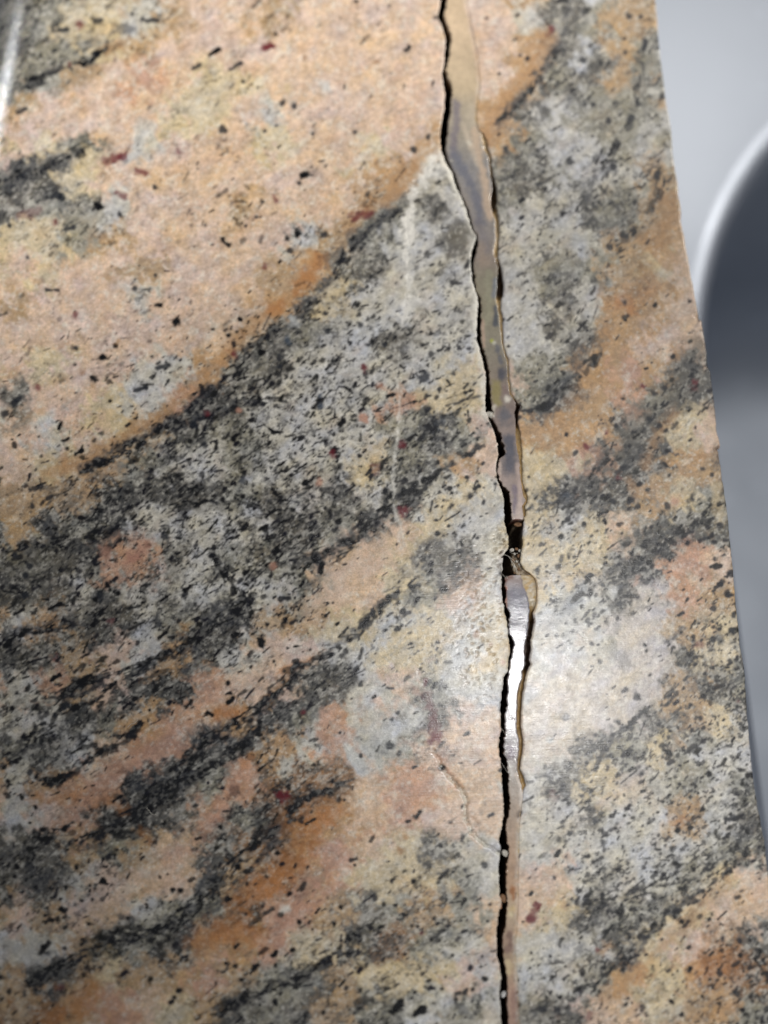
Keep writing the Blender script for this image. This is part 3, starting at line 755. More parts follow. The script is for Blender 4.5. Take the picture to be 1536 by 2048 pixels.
# ---------------------------------------------------------------- the countertop
top = put(bpy.data.objects.new('granite_countertop', None), label='cracked pink and grey granite worktop strip between its rounded front edge and the sink', category='countertop')
MM = 0.001
DIRT = np.array([0.030, 0.020, 0.014])

# --- front strip, left of the crack
yl = ROWS; nL = 430
s = np.linspace(0, 1, nL)[None, :]
y2 = np.repeat(yl[:, None], nL, 1)
xb = cB(yl)[:, None]; xl = cL(yl)[:, None]
X = xb+(xl-xb)*s
Vt = P(X, y2)
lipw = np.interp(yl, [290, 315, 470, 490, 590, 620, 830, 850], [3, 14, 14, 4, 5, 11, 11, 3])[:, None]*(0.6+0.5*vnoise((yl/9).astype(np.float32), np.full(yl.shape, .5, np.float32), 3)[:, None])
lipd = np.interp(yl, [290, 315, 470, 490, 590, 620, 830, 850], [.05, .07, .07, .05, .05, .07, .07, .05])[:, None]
du = (xl-X)
z = -lipd*np.clip(1-du/lipw, 0, 1)**1.6
z = z+0.012*(fbm(X.astype(np.float32), y2.astype(np.float32), 7, 5, 2)-0.5)*(1+3*np.clip(1-du/14, 0, 1))
FL = [(868, 1500), (884, 1535), (903, 1556), (922, 1578), (934, 1603), (931, 1622), (934, 1642), (946, 1668), (966, 1686), (986, 1696), (1003, 1714)]
w = (X > 840) & (y2 > 1470) & (y2 < 1740)
xx = X[w]+11*(fbm(X[w].astype(np.float32), y2[w].astype(np.float32), 7, 8, 3, gain=.7)-.5); yy = y2[w]+8*(fbm(X[w].astype(np.float32), y2[w].astype(np.float32), 8, 18, 3, gain=.7)-.5)
brk = vnoise((yy/7).astype(np.float32), (xx/7).astype(np.float32), 9)
d = pline(xx, yy, FL)
fx_ = np.interp(yy, [p[1] for p in FL], [p[0] for p in FL])
inside = (xx > fx_) & (yy > 1500) & (yy < 1714)
gw = np.interp(yy, [1500, 1570, 1600, 1640, 1690, 1714], [1.0, 2.8, 2.6, 2.0, 2.6, 1.5])
zf = -0.42*np.exp(-(d/gw)**2)*np.interp(yy, [1495, 1560, 1700, 1720], [.15, 1, 1, .4])
zf = zf - np.where(inside, 0.09*np.clip(d/3, 0, 1)*np.interp(yy, [1500, 1580], [0, 1]), 0)
z[w] += zf
FB = [(945, 1635), (952, 1648), (958, 1665)]
z[w] -= 0.2*np.exp(-(pline(xx, yy, FB)/2.2)**2)
w2 = (X > 770) & (X < 850) & (y2 > 400) & (y2 < 1100)
z[w2] -= 0.035*np.exp(-(pline(X[w2]+5*(fbm(X[w2].astype(np.float32), y2[w2].astype(np.float32), 12, 6, 2)-.5), y2[w2], [(812, 430), (818, 500), (812, 600), (800, 700), (796, 760), (800, 800), (797, 860), (788, 930), (788, 1010), (803, 1095)])/1.6)**2)
# chipped, pitted patch beside the crack
pit = sstep(.62, .74, fbm(X.astype(np.float32), y2.astype(np.float32), 6, 14, 3))*np.exp(-((X-965)/55)**2-((y2-1250)/130)**2)
z = z-0.09*pit
pit2 = sstep(.6, .7, fbm(X.astype(np.float32), y2.astype(np.float32), 4.5, 15, 2))*np.exp(-((X-1005)/14)**2-((y2-1105)/45)**2)
z = z-0.5*pit2
Vt[..., 2] = z*MM
C = sample(col, X, y2)
# pale bruised rims and brown shade painted right of the flake groove
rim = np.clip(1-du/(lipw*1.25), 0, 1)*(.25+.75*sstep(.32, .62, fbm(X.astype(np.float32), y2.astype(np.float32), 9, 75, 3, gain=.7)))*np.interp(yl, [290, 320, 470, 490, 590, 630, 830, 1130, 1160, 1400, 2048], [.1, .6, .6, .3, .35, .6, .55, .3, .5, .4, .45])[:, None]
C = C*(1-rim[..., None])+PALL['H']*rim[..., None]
gd = np.zeros(X.shape); gd[w] = np.exp(-(d/(gw*.8))**2)*(.4+.6*sstep(.3,.6,brk))*np.where(xx > fx_, .8, .2)*np.interp(yy, [1500, 1560, 1714], [.1, .9, .6])
C = C*(1-gd[..., None])+np.array([.07, .040, .02])*gd[..., None]
gd = np.zeros(X.shape); gd[w] = np.exp(-((d-gw*1.1)/2.8)**2)*sstep(.25,.5,brk)*np.where(xx < fx_, .95, .2)*np.interp(yy, [1500, 1560, 1714], [.2, .9, .9])
C = C*(1-gd[..., None])+PALL['H']*gd[..., None]
C = C*(1-0.55*pit[..., None])+PALL['C']*0.55*pit[..., None]
C = C*(1-0.8*pit2[..., None])+DIRT*3*0.8*pit2[..., None]
G = np.clip(np.interp(du, [0, 10, 90, 400], [.07, .17, .30, .50]) , 0, 1)*np.ones_like(X)
# bullnose and front face
rb = 0.014; th = np.concatenate([np.linspace(90, 52, 5), np.linspace(50, 0.6, 120)])
ex = P(cB(yl), yl)
Vb = []; sb = []
for t in th:
    v = ex.copy(); v[:, 0] -= rb*math.sin(math.radians(t)); v[:, 2] = rb*math.cos(math.radians(t))-rb; Vb.append(v); sb.append(rb*math.radians(t))
vlow = Vb[0].copy(); vlow[:, 2] = -0.030; vmid = Vb[0].copy(); vmid[:, 2] = -0.022
Vb = [vlow, vmid]+Vb; sb = [rb*1.57+.022, rb*1.57+.01]+sb
Vb = np.stack(Vb, 1); sb = np.array(sb)
Xb = cB(yl)[:, None]-sb[None, :]/0.000062
Cb = sample(col, Xb, np.repeat(yl[:, None], len(sb), 1)); Gb = np.ones(Xb.shape)
# broken wall of the crack
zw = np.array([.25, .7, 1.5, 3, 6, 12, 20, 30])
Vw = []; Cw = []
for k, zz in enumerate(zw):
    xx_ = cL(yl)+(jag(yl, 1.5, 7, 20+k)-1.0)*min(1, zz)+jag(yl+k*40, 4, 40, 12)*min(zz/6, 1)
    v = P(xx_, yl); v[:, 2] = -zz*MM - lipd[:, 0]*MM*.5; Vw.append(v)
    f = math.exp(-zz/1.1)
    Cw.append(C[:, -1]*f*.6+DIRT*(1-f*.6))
Vw = np.stack(Vw, 1); Cw = np.stack(Cw, 1); Gw = np.zeros(Vw.shape[:2])
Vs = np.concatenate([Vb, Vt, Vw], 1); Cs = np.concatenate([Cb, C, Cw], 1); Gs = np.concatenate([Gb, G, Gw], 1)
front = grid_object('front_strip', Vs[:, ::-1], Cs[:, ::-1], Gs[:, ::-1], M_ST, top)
front['label'] = 'wider strip of the granite, left of the open crack'

# --- sink side strip, right of the filled seam
nR = 236
s = np.linspace(0, 1, nR)[None, :]; y2 = np.repeat(yl[:, None], nR, 1)
xs_ = cS(yl)[:, None]; xe = cE(yl)[:, None]
X = xs_+(xe-xs_)*s; Vt = P(X, y2)
dl = X-xs_; dr = (xe-X)
flu = np.interp(yl, [225, 275, 1570, 1605], [0, 1, 1, 0])[:, None]
z = -0.10*flu*np.clip(1-dl/3, 0, 1)**1.5 - 0.35*np.clip(1-dr/5, 0, 1)**2
z = z+0.010*(fbm(X.astype(np.float32), y2.astype(np.float32), 7, 5, 2)-0.5)
z = z-0.5*np.exp(-((X-1401)/7)**2-((y2-634)/4)**2)-0.7*np.exp(-((X-1440)/9)**2-((y2-896)/4)**2)
Vt[..., 2] = z*MM
C = sample(col, X, y2)
tan = np.interp(yl, [1130, 1150, 1215, 1235, 1340, 1420, 1560], [.1, .6, .5, .35, .3, .25, .1])[:, None]*np.clip(1-dl/7, 0, 1)
C = C*(1-tan[..., None])+PALL['C']*tan[..., None]
G = np.clip(np.interp(dl, [0, 20, 250], [.14, .25, .31]), 0, 1)*np.ones_like(X)
zw = np.array([.3, .9, 2, 5, 12, 30])
Vw = []; Cw = []; Ve = []; Ce = []
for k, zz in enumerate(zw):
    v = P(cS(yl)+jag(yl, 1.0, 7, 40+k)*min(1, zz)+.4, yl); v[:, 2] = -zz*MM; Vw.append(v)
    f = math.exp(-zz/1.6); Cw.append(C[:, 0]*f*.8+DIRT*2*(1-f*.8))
    v = P(cE(yl)+jag(yl, .8, 9, 30+k), yl); v[:, 2] = -zz*MM-.0004; v[:, 0] += .0001*min(zz, 1); Ve.append(v); Ce.append(sample(col, cE(yl)+zz*14, yl))
Vw = np.stack(Vw[::-1], 1); Cw = np.stack(Cw[::-1], 1); Ve = np.stack(Ve, 1); Ce = np.stack(Ce, 1)
Vs = np.concatenate([Vw, Vt, Ve], 1); Cs = np.concatenate([Cw, C, Ce], 1)
Gs = np.concatenate([np.zeros(Vw.shape[:2]), G, np.full(Ve.shape[:2], .5)], 1)
side = grid_object('sink_side_strip', Vs[:, ::-1], Cs[:, ::-1], Gs[:, ::-1], M_ST, top)
side['label'] = 'narrow strip of the granite between the filled seam and the sink cut-out'

# --- the resin filler of the old seam, two lengths with a hole between them
fill = np.zeros((NH, NW, 3), np.float32)
SEG = """-150:196,172,140 60:198,175,146 180:196,176,146 215:186,172,150 270:168,158,142 330:146,142,140 400:150,142,136 470:152,144,138 520:150,136,124
560:150,142,122 620:150,142,120 700:146,138,122 760:148,134,120 820:140,124,116 860:150,134,126 900:140,128,124 960:164,146,138 1010:176,160,152 1040:188,172,162
1150:160,138,126 1180:138,134,142 1260:140,138,144 1330:150,146,146 1430:168,164,166 1500:156,148,148 1560:170,160,150 1640:172,152,134 1700:178,152,130
1760:176,146,120 1830:186,166,140 1880:160,134,116 1930:176,154,126 1980:172,142,124 2048:168,140,124 2280:168,140,124"""
sg = [(float(q.split(':')[0]), lin([float(v) for v in q.split(':')[1].split(',')])) for q in SEG.split()]
for ch in range(3): fill[..., ch] = np.interp(GY, [q[0] for q in sg], [q[1][ch] for q in sg])
fill *= (.86+.10*sstep(1100, 1700, GY)+.16*sstep(250, 0, GY))[..., None]
fill *= (1+.30*(fbm(GX, GY, 9, 60, 3)-.5)+.25*(fbm(GX, GY, 40, 61, 2)-.5))[..., None]
for ln in """
120,112,118 7 .85 912,205 915,240 908,280 905,310
104,106,118 10 .8 905,305 925,335 945,370 955,400 960,440
118,112,116 9 .6 955,440 965,470 972,500
196,172,148 8 .8 950,260 958,310 968,350 975,390 980,430
198,182,162 5 .7 928,250 940,290 955,330
214,206,190 4 .8 938,285
148,140,132 8 .5 930,395 945,430
156,138,122 9 .6 960,490 968,520
150,147,124 6 .6 978,545 978,600 975,640
120,124,132 4 .8 990,560 988,590
64,70,82 4.5 .85 992,612 992,645
188,160,140 3 .7 965,640 968,690
92,94,104 4 .7 995,690 1001,725
58,62,78 8 .8 1003,738 1004,752
176,180,60 3 .8 984,680
200,196,180 3 .8 989,685
146,134,82 9 .8 990,768 994,800
128,108,104 5 .7 1010,770 1012,790
222,214,200 6 .95 1014,798
90,92,100 13 .8 1010,832
206,196,180 4 .7 988,812 985,830
78,80,92 11 .85 1020,880 1018,905 1018,940
206,186,172 3 .6 1000,925 1000,960 1012,985
196,174,162 4 .6 1036,930 1040,970 1042,1010
112,100,116 4.5 .7 1030,975 1031,1000 1030,1025
196,176,164 5 .6 1040,1010 1034,1036
110,58,44 3 .8 1030,1041 1045,1042
110,70,58 4 .8 1013,1160 1022,1154
200,196,196 6 .6 1036,1152
112,112,126 12 .45 1035,1195 1040,1215
168,110,84 3 .7 1012,1175 1012,1215
120,104,122 7 .55 1022,1498 1024,1510
206,200,192 5 .5 1018,1530 1024,1550
214,200,186 3 .8 1033,1550 1042,1575 1043,1610
150,96,52 6 .85 1026,1780 1027,1798
204,178,128 8 .7 1028,1815
210,196,160 5 .7 1022,1830
120,96,84 6 .8 1020,1870 1022,1890
116,90,84 7 .7 1014,1900 1025,1898
206,186,148 5 .7 1015,1925 1016,1945
140,112,102 5 .6 1028,1990 1028,2030
""".strip().splitlines():
    q = ln.split(); mark(lin([float(v) for v in q[0].split(',')]), float(q[1]), [tuple(map(float, v.split(','))) for v in q[3:]], float(q[2]), .8, .9, 0, fill)

def filler(y0, y1, label, cut0=False, cut1=False):
    yr = np.array([v for v in ROWS if y0 <= v <= y1])
    if cut0: yr = np.concatenate([[y0-2.5, y0-1.6, y0-.8], yr])
    if cut1: yr = np.concatenate([yr, [y1+.8, y1+1.6, y1+2.5]])
    nF = 34; nG = 8
    s = np.linspace(0, 1, nF)[None, :]; y2 = np.repeat(yr[:, None], nF, 1)
    xc = cC(yr)[:, None]; xr = np.maximum(cR(yr)[:, None], xc+5); xs2 = np.maximum(cS(yr)[:, None], xr+.4)
    if cut1 : # rounded lower end
        pass
    X = xc+(xr-xc)*s
    rec = np.interp(yr, [0, 200, 400, 1040, 1150, 1600, 2048], [.006, .008, .16, .18, .16, .03, .01])[:, None]
    z = -rec-0.05*np.clip(1-(X-xc)/2, 0, 1)**1.5-0.02*np.clip(1-(xr-X)/2, 0, 1)*(np.interp(yr, *GDEPTH)[:, None] > .05)
    z = z+0.022*(fbm(X.astype(np.float32), y2.astype(np.float32), 22, 70, 2)-.5)
    C = sample(fill, X, y2)
    pr = np.clip(1-(X-xc)/3.5, 0, 1)*.45
    pr = pr*sstep(.35, .7, fbm(X.astype(np.float32), y2.astype(np.float32), 6, 74, 2))
    C = C*(1-pr[..., None])+lin([196, 178, 160])*pr[..., None]
    bl = np.interp(yr, [0, 150, 260, 1560, 1620, 2048], [.9, .8, 0, 0, .55, .55])[:, None]*sstep(9, 0, xr-X+5*(fbm(X.astype(np.float32), y2.astype(np.float32), 9, 77, 2)-.5))
    C = C*(1-bl[..., None])+sample(col, X, y2)*bl[..., None]
    s2 = np.linspace(0, 1, nG+1)[None, 1:]; XG = xr+(xs2-xr)*s2; yg = np.repeat(yr[:, None], nG, 1)
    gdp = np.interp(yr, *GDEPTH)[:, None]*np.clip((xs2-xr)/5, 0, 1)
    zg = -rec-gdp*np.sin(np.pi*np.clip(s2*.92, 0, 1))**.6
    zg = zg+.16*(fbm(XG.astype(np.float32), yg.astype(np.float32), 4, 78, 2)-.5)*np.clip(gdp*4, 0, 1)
    dk = np.clip(gdp/1.4, 0, 1)[..., None]  # deeper groove painted darker, standing for shade from the slab edge
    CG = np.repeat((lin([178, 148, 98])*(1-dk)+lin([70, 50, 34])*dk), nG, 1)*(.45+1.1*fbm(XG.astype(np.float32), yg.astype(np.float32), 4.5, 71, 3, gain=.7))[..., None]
    stn = (np.interp(yr, [1130, 1150, 1210, 1222], [0, .75, .75, 0])[:, None]*sstep(.3, .6, fbm(XG.astype(np.float32), yg.astype(np.float32), 6, 79, 3)))[..., None]
    CG = CG*(1-stn)+sample(col, XG+10, yg)*.85*stn
    flush = np.clip(1-(xs2-xr)/2.5, 0, 1)[..., None]
    CG = CG*(1-flush)+(sample(fill, XG, yg)*.4+sample(col, XG, yg)*.6)*flush
    Vt = P(X, y2); Vt[..., 2] = z*MM; Vg = P(XG, yg); Vg[..., 2] = zg*MM
    Vw = []; Cw = []
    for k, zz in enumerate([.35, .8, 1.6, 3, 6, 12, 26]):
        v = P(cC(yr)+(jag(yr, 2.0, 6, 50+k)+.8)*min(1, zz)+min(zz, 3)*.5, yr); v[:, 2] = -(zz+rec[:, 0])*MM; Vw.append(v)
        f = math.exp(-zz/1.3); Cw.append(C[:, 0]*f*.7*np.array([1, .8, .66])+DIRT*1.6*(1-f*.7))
    Vw = np.stack(Vw[::-1], 1); Cw = np.stack(Cw[::-1], 1)
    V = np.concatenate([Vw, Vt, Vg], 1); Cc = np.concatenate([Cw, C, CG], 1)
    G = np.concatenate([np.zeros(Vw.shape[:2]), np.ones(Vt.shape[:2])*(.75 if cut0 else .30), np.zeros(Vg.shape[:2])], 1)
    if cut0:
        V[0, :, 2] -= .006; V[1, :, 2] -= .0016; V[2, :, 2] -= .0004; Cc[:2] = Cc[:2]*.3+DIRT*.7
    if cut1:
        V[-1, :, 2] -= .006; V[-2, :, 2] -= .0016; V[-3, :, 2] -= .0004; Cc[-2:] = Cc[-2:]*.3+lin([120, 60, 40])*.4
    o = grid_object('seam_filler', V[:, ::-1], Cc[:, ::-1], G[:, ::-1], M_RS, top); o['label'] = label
filler(-1300, 1038, 'upper length of tan to grey resin filler, above the hole', False, True)
filler(1150, 3300, 'lower glossy length of grey to brown resin filler, below the hole', True, False)

# --- rubble at the bottom of the hole between the two lengths
yr = np.arange(1030, 1160, 1.0); nF = 44; s = np.linspace(0, 1, nF)[None, :]; y2 = np.repeat(yr[:, None], nF, 1)
x0 = np.interp(yr, [1030, 1045, 1065, 1090, 1105, 1120, 1150, 1160], [1022, 1022, 1016, 1019, 1012, 1010, 1008, 1008])[:, None]
x1 = cS(yr)[:, None]+1
X = x0+(x1-x0)*s
hgt = np.interp(yr, [1030, 1045, 1060, 1085, 1100, 1112, 1135, 1150, 1160], [-1.5, -2.8, -5, -5, -2.4, -1.2, -.7, -.6, -.8])[:, None]
lft = np.interp(yr, [1030, 1050, 1100, 1115, 1150], [.35, .45, .55, .52, .5])[:, None]
z = hgt*np.ones_like(X)-8*sstep(0, .14, lft-s)+0.55*np.clip((s-.75)/.25, 0, 1)*(-hgt)*.5
z = z+0.9*(fbm(X.astype(np.float32), y2.astype(np.float32), 7, 72, 4, gain=.65)-.5)
V = P(X, y2); V[..., 2] = np.minimum(z, -.12)*MM
n_ = fbm(X.astype(np.float32), y2.astype(np.float32), 5, 73, 3)[..., None]
C = lin([96, 78, 58])*(1-n_)+lin([176, 160, 136])*n_
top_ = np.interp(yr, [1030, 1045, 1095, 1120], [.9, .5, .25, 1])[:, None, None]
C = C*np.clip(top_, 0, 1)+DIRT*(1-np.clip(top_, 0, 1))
grid_object('rubble_bed', V[:, ::-1], C[:, ::-1], np.zeros(X.shape), M_ST, top, smooth=False)['label'] = 'crumbled stone exposed in the hole between the two lengths of filler'

def box(name, x0, x1, y0, y1, z0, z1, mat, parent):
    v = [(x, y, zz) for zz in (z0, z1) for y in (y0, y1) for x in (x0, x1)]
    f = [(0, 2, 3, 1), (4, 5, 7, 6), (0, 1, 5, 4), (2, 6, 7, 3), (0, 4, 6, 2), (1, 3, 7, 5)]
    me = bpy.data.meshes.new(name); me.from_pydata(v, [], f); me.update(); me.materials.append(mat)
    return put(bpy.data.objects.new(name, me), parent)
ya, yb = P(800, 3250)[1], P(800, -1250)[1]
box('under_slab_screen', float(ex[0, 0])-.004, P(1290, 0)[0], ya, yb, -.045, -.0302, plain_mat('dark_screen_board', (.10, .065, .035), .8, 0, .3, 200), top)  # unseen board added to block light from below and keep the crack dark

# ---------------------------------------------------------------- the sink
def steel_mat():
    m, ns, ls, bs = new_mat('brushed_steel')
    co = ns.new('ShaderNodeTexCoord'); mp = ns.new('ShaderNodeMapping'); mp.inputs['Scale'].default_value = (30, 1, 30)
    n = ns.new('ShaderNodeTexNoise'); n.inputs['Scale'].default_value = 90; n.inputs['Detail'].default_value = 3
    n2 = ns.new('ShaderNodeTexNoise'); n2.inputs['Scale'].default_value = 45; n2.inputs['Detail'].default_value = 3
    ls.new(co.outputs['Object'], mp.inputs[0]); ls.new(mp.outputs[0], n.inputs['Vector']); ls.new(co.outputs['Object'], n2.inputs['Vector'])
    mr = ns.new('ShaderNodeMapRange'); ls.new(n2.outputs['Fac'], mr.inputs[0]); mr.inputs[1].default_value = .3; mr.inputs[2].default_value = .75
    mr.inputs[3].default_value = 0.47; mr.inputs[4].default_value = 0.56
    ls.new(mr.outputs[0], bs.inputs['Roughness'])
    b = ns.new('ShaderNodeBump'); b.inputs['Strength'].default_value = .25; b.inputs['Distance'].default_value = .00005
    ls.new(n.outputs['Fac'], b.inputs['Height']); ls.new(b.outputs[0], bs.inputs['Normal'])
    n3 = ns.new('ShaderNodeTexNoise'); n3.inputs['Scale'].default_value = 110; n3.inputs['Detail'].default_value = 3; ls.new(co.outputs['Object'], n3.inputs['Vector'])
    m5 = ns.new('ShaderNodeMapRange'); ls.new(n3.outputs['Fac'], m5.inputs[0]); m5.inputs[1].default_value = .62; m5.inputs[2].default_value = .78; m5.inputs[3].default_value = 1.0; m5.inputs[4].default_value = 1.22
    vm = node(ns, 'ShaderNodeVectorMath', operation='SCALE'); vm.inputs[0].default_value = (.54, .575, .635); ls.new(m5.outputs[0], vm.inputs['Scale']); ls.new(vm.outputs[0], bs.inputs['Base Color'])
    bs.inputs['Metallic'].default_value = 1
    return m
M_SS = steel_mat()
ZF = -0.0315
sink = put(bpy.data.objects.new('steel_sink', None), label='brushed stainless steel undermount sink basin beside the granite edge', category='sink')
rimL = float(P(1397, 660, ZF)[0])+0.0022; rimT = float(P(1397, 690, ZF)[1])+0.0605
RC = 0.068
x_r, y_b = rimL+0.42, rimT-0.40
def rrect(off, rc, n=26):
    """rounded rectangle moved inward by off"""
    a0, a1, b0, b1 = rimL+off, x_r-off, y_b+off, rimT-off; r = max(rc-off, .004); o = []
    for cx_, cy_, st in ((a0+r, b1-r, 180), (a1-r, b1-r, 90), (a1-r, b0+r, 0), (a0+r, b0+r, -90)):
        for k in range(n+1):
            t = math.radians(st-90*k/n); o.append((cx_+r*math.cos(t), cy_+r*math.sin(t)))
    return np.array(o)
rings = []
for off in (-.16, -.06, -.02, -.0062): rings.append((off, ZF))
for k in range(0, 11):
    t = math.radians(9*k); rings.append((-.0052+.0052*math.sin(t), ZF-.0052*(1-math.cos(t))))
dep = .125; rf = .045
for k in range(1, 8): rings.append((.0002*k, ZF-.0052-(dep-rf-.0052)*k/8))
for k in range(0, 15):
    t = math.radians(90*k/14); rings.append((.0016+rf*(1-math.cos(t)), ZF-(dep-rf)-rf*math.sin(t)))
def ring_mesh(name, rg, cap):
    vs = []; fs = []
    for off, zz in rg:
        q = rrect(off, RC); vs += [(a, b, zz) for a, b in q]
    n = len(q)
    for k in range(len(rg)-1):
        for i in range(n):
            i2 = (i+1) % n; fs.append((k*n+i, (k+1)*n+i, (k+1)*n+i2, k*n+i2))
    if cap:
        cxm, cym = (rimL+x_r)/2, (y_b+rimT)/2
        q = rrect(rg[-1][0], RC); base = len(vs)-n
        prev = base
        for f_ in (.8, .55, .3):
            st = len(vs); vs += [(cxm+(a-cxm)*f_, cym+(b-cym)*f_, rg[-1][1]-.004*(1-f_)) for a, b in q]
            for i in range(n):
                i2 = (i+1) % n; fs.append((prev+i, st+i, st+i2, prev+i2))
            prev = st
        fs.append(tuple(range(prev, prev+n)))
    me = bpy.data.meshes.new(name); me.from_pydata(vs, [], fs); me.update()
    me.polygons.foreach_set('use_smooth', np.ones(len(me.polygons), bool)); me.materials.append(M_SS)
    return put(bpy.data.objects.new(name, me), sink)
ring_mesh('flange', rings[:5], False)['label'] = 'flat pale flange round the basin'
ring_mesh('basin', rings[4:], True)['label'] = 'deep rounded basin with a bright rolled rim'

# ---------------------------------------------------------------- crumbs and fibres
M_CR = plain_mat('stone_crumb', (.52, .49, .43), .5, 0, .35, 2500, .6, .00005)
M_CB = plain_mat('brown_crumb', (.22, .12, .06), .6, 0, .35, 2500, .6, .00005)
M_FB = plain_mat('pale_fibre', (.62, .58, .50), .5, 0, .1, 900)
def crumb(px, py, r, zc, mat, label, seed, group=None, sq=(1, 1, .7)):
    rs = np.random.RandomState(seed); c = P(px, py, zc*MM); vs = []; fs = []
    n, m_ = 9, 12
    for j in range(n+1):
        for i in range(m_):
            t = math.pi*j/n; p = 2*math.pi*i/m_
            k = 1+0.22*(rs.rand()-.5)+(0.18*math.sin(2*p+seed)+.14*math.cos(3*t+seed))
            if j in (0, n): k = 1
            vs.append((c[0]+r*MM*k*math.sin(t)*math.cos(p)*sq[0], c[1]+r*MM*k*math.sin(t)*math.sin(p)*sq[1], c[2]+r*MM*k*math.cos(t)*sq[2]))
    for j in range(n):
        for i in range(m_):
            i2 = (i+1) % m_; fs.append((j*m_+i, (j+1)*m_+i, (j+1)*m_+i2, j*m_+i2))
    me = bpy.data.meshes.new('stone_crumb'); me.from_pydata(vs, [], fs); me.update(); me.materials.append(mat)
    o = bpy.data.objects.new('stone_crumb', me); put(o, None, label=label, category='crumb')
    if group: o['group'] = group
    return o
GRP = 'crumbs lodged in the crack'
crumb(977, 829, .50, -.45, M_CR, 'largest pale grey crumb bridging the crack beside the dark round spot in the filler', 1, GRP, (1.1, .8, .7))
crumb(985, 833, .33, -.35, M_CR, 'small whitish crumb pressed against the filler just right of the largest crumb', 2, GRP)
crumb(1010, 1706, .40, -.8, M_CR, 'grey crumb stuck in the crack just below the loose chipped flake', 3, GRP, (1, .9, .8))
crumb(1006, 1796, .42, -.7, M_CB, 'brown crumb on the left wall of the crack, beside the brown patch of filler', 4, GRP)
crumb(1001, 1810, .30, -.5, plain_mat('rust_crumb', (.45, .22, .12), .6, 0, .3, 2000), 'tiny rust coloured grain on the left wall of the crack under the brown crumb', 5, GRP, (.6, 1.3, .8))
crumb(1007, 1989, .30, -.7, plain_mat('white_crumb', (.75, .74, .72), .4, 0, .2, 2000), 'bright white grain low in the crack near the bottom of the photo', 6, GRP)
crumb(902, 323, .26, -.2, M_CR, 'pale crumb where the crack narrows, beside the white chipped rim', 7, GRP, (.8, 1.3, .6))
crumb(1036, 1049, .34, -.9, M_CB, 'brown crumb hanging under the end of the upper filler at the top of the hole', 8, GRP, (1.3, .8, .8))
for k, (px, py, r, mt, lb) in enumerate([
    (1024, 1100, .22, M_CR, 'pale grain at the upper left rim of the rubble'), (1033, 1098, .17, M_CB, 'brown grain at the top middle of the rubble'),
    (1040, 1102, .21, M_CR, 'pale grain against the right wall at the top of the rubble'), (1029, 1108, .15, M_CR, 'small pale grain under the curled fibre'),
    (1037, 1112, .24, M_CB, 'largest brown grain, in the middle of the rubble'), (1043, 1117, .16, M_CR, 'small pale grain on the right edge of the rubble, beside the largest brown grain'),
    (1026, 1120, .18, M_CB, 'brown grain on the brink of the black pocket'), (1034, 1123, .14, M_CR, 'tiny pale grain below the largest brown grain'),
    (1040, 1129, .20, M_CR, 'pale grain halfway down the right side of the rubble'), (1029, 1133, .16, M_CR, 'small pale grain between the two parallel fibres'),
    (1037, 1138, .18, M_CB, 'brown grain just above the tip of the glossy filler'), (1046, 1137, .22, M_CR, 'pale grain at the lower right corner of the rubble'),
    (1030, 1145, .15, M_CB, 'small brown grain touching the tip of the glossy filler')]):
    crumb(px, py, r, -.75, mt, lb, 20+k, 'loose grains in the hole of the seam')

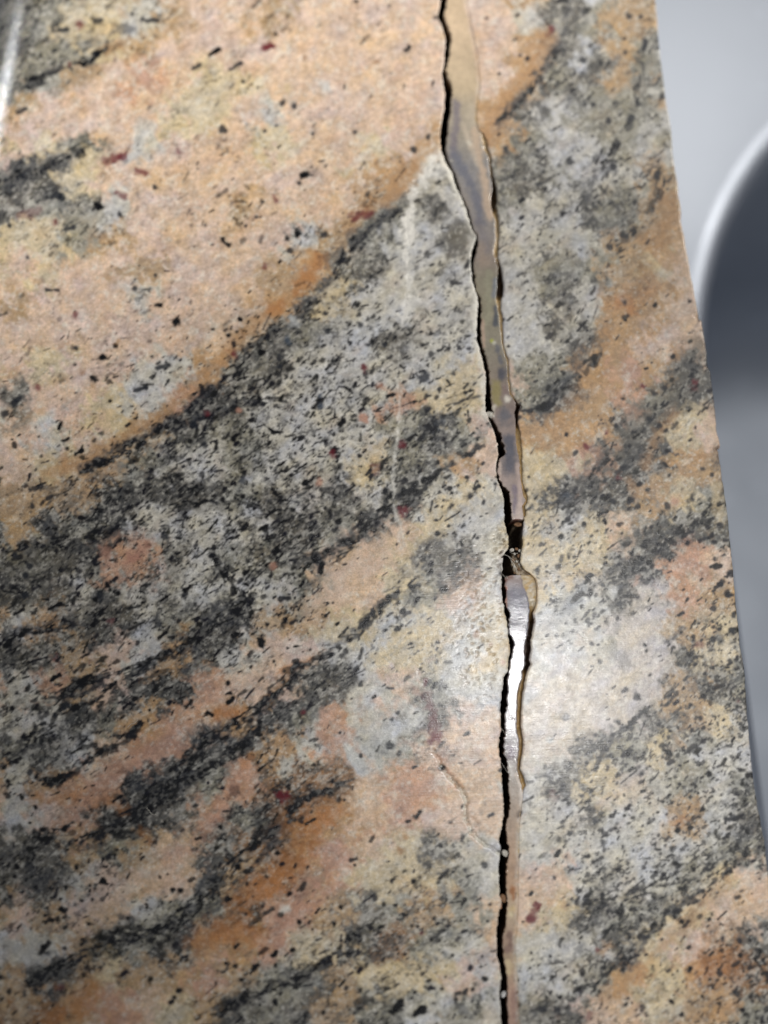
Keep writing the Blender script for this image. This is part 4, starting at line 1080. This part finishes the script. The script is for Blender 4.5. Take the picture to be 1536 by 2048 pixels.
def fibre(pts, r, label, group=None):
    c = [np.array(P(a, b, zz*MM)) for a, b, zz in pts]
    q = []
    for k in range(len(c)-1):
        p0 = c[max(k-1, 0)]; p1 = c[k]; p2 = c[k+1]; p3 = c[min(k+2, len(c)-1)]
        for t in np.linspace(0, 1, 6, endpoint=False):
            q.append(.5*((2*p1)+(-p0+p2)*t+(2*p0-5*p1+4*p2-p3)*t*t+(-p0+3*p1-3*p2+p3)*t**3))
    q.append(c[-1]); vs = []; fs = []
    for k, p in enumerate(q):
        d_ = q[min(k+1, len(q)-1)]-q[max(k-1, 0)]; d_ = d_/(np.linalg.norm(d_)+1e-12)
        u = np.cross(d_, (0, 0, 1)); u = u/(np.linalg.norm(u)+1e-9); w_ = np.cross(u, d_)
        for i in range(5):
            t = 2*math.pi*i/5; vs.append(tuple(p+(u*math.cos(t)+w_*math.sin(t))*r*MM))
    for k in range(len(q)-1):
        for i in range(5):
            i2 = (i+1) % 5; fs.append((k*5+i, k*5+i2, (k+1)*5+i2, (k+1)*5+i))
    fs.append(tuple(range(5))[::-1]); fs.append(tuple(range((len(q)-1)*5, len(q)*5)))
    me = bpy.data.meshes.new('dust_fibre'); me.from_pydata(vs, [], fs); me.update(); me.materials.append(M_FB)
    o = bpy.data.objects.new('dust_fibre', me); put(o, None, label=label, category='fibre')
    if group: o['group'] = group
GF = 'fibres caught in the crack'
fibre([(1006, 1109, -.1), (1014, 1111, .05), (1022, 1116, -.1), (1030, 1124, -.3)], .022, 'pale fibre crossing the crack just above its widest black pocket', GF)
fibre([(1018, 1114, -.2), (1025, 1124, -.05), (1031, 1135, 0), (1035, 1146, -.1)], .026, 'longest pale fibre running down the rubble on the right of the hole', GF)
fibre([(1020, 1104, -.3), (1028, 1108, 0), (1036, 1106, -.2)], .018, 'short curled fibre at the top of the rubble', GF)
fibre([(1022, 1122, -.2), (1027, 1134, .0), (1030, 1142, -.2)], .018, 'thin fibre parallel to the longest one, on its left', GF)
fibre([(1005, 1148, -.1), (1010, 1154, .05), (1016, 1157, 0), (1012, 1151, -.1)], .018, 'hooked fibre at the left lip just above the glossy filler', GF)
fibre([(1001, 1455, -.1), (1006, 1461, .02), (1009, 1466, -.3)], .016, 'hair-thin fibre across the black crack beside the grey end of the glossy filler', GF)
fibre([(1003, 1526, -.4), (1008, 1534, -.2), (1013, 1541, -.3), (1016, 1546, -.2)], .016, 'hair-thin fibre slanting down inside the crack left of the loose flake corner', GF)
fibre([(1068, 1779, .03), (1072, 1783, .06), (1074, 1790, .05)], .03, 'tiny white lint fibre lying on the narrow strip above the red mineral spot')
fibre([(255, 1455, .03), (262, 1448, .08), (268, 1447, .06), (276, 1440, .03)], .02, 'faint pale hair lying over the black streak on the wide strip')
fibre([(293, 1615, .03), (300, 1624, .1), (306, 1629, .06), (312, 1629, .03)], .024, 'pale curled hair beside the white spot in the dark band at lower left')
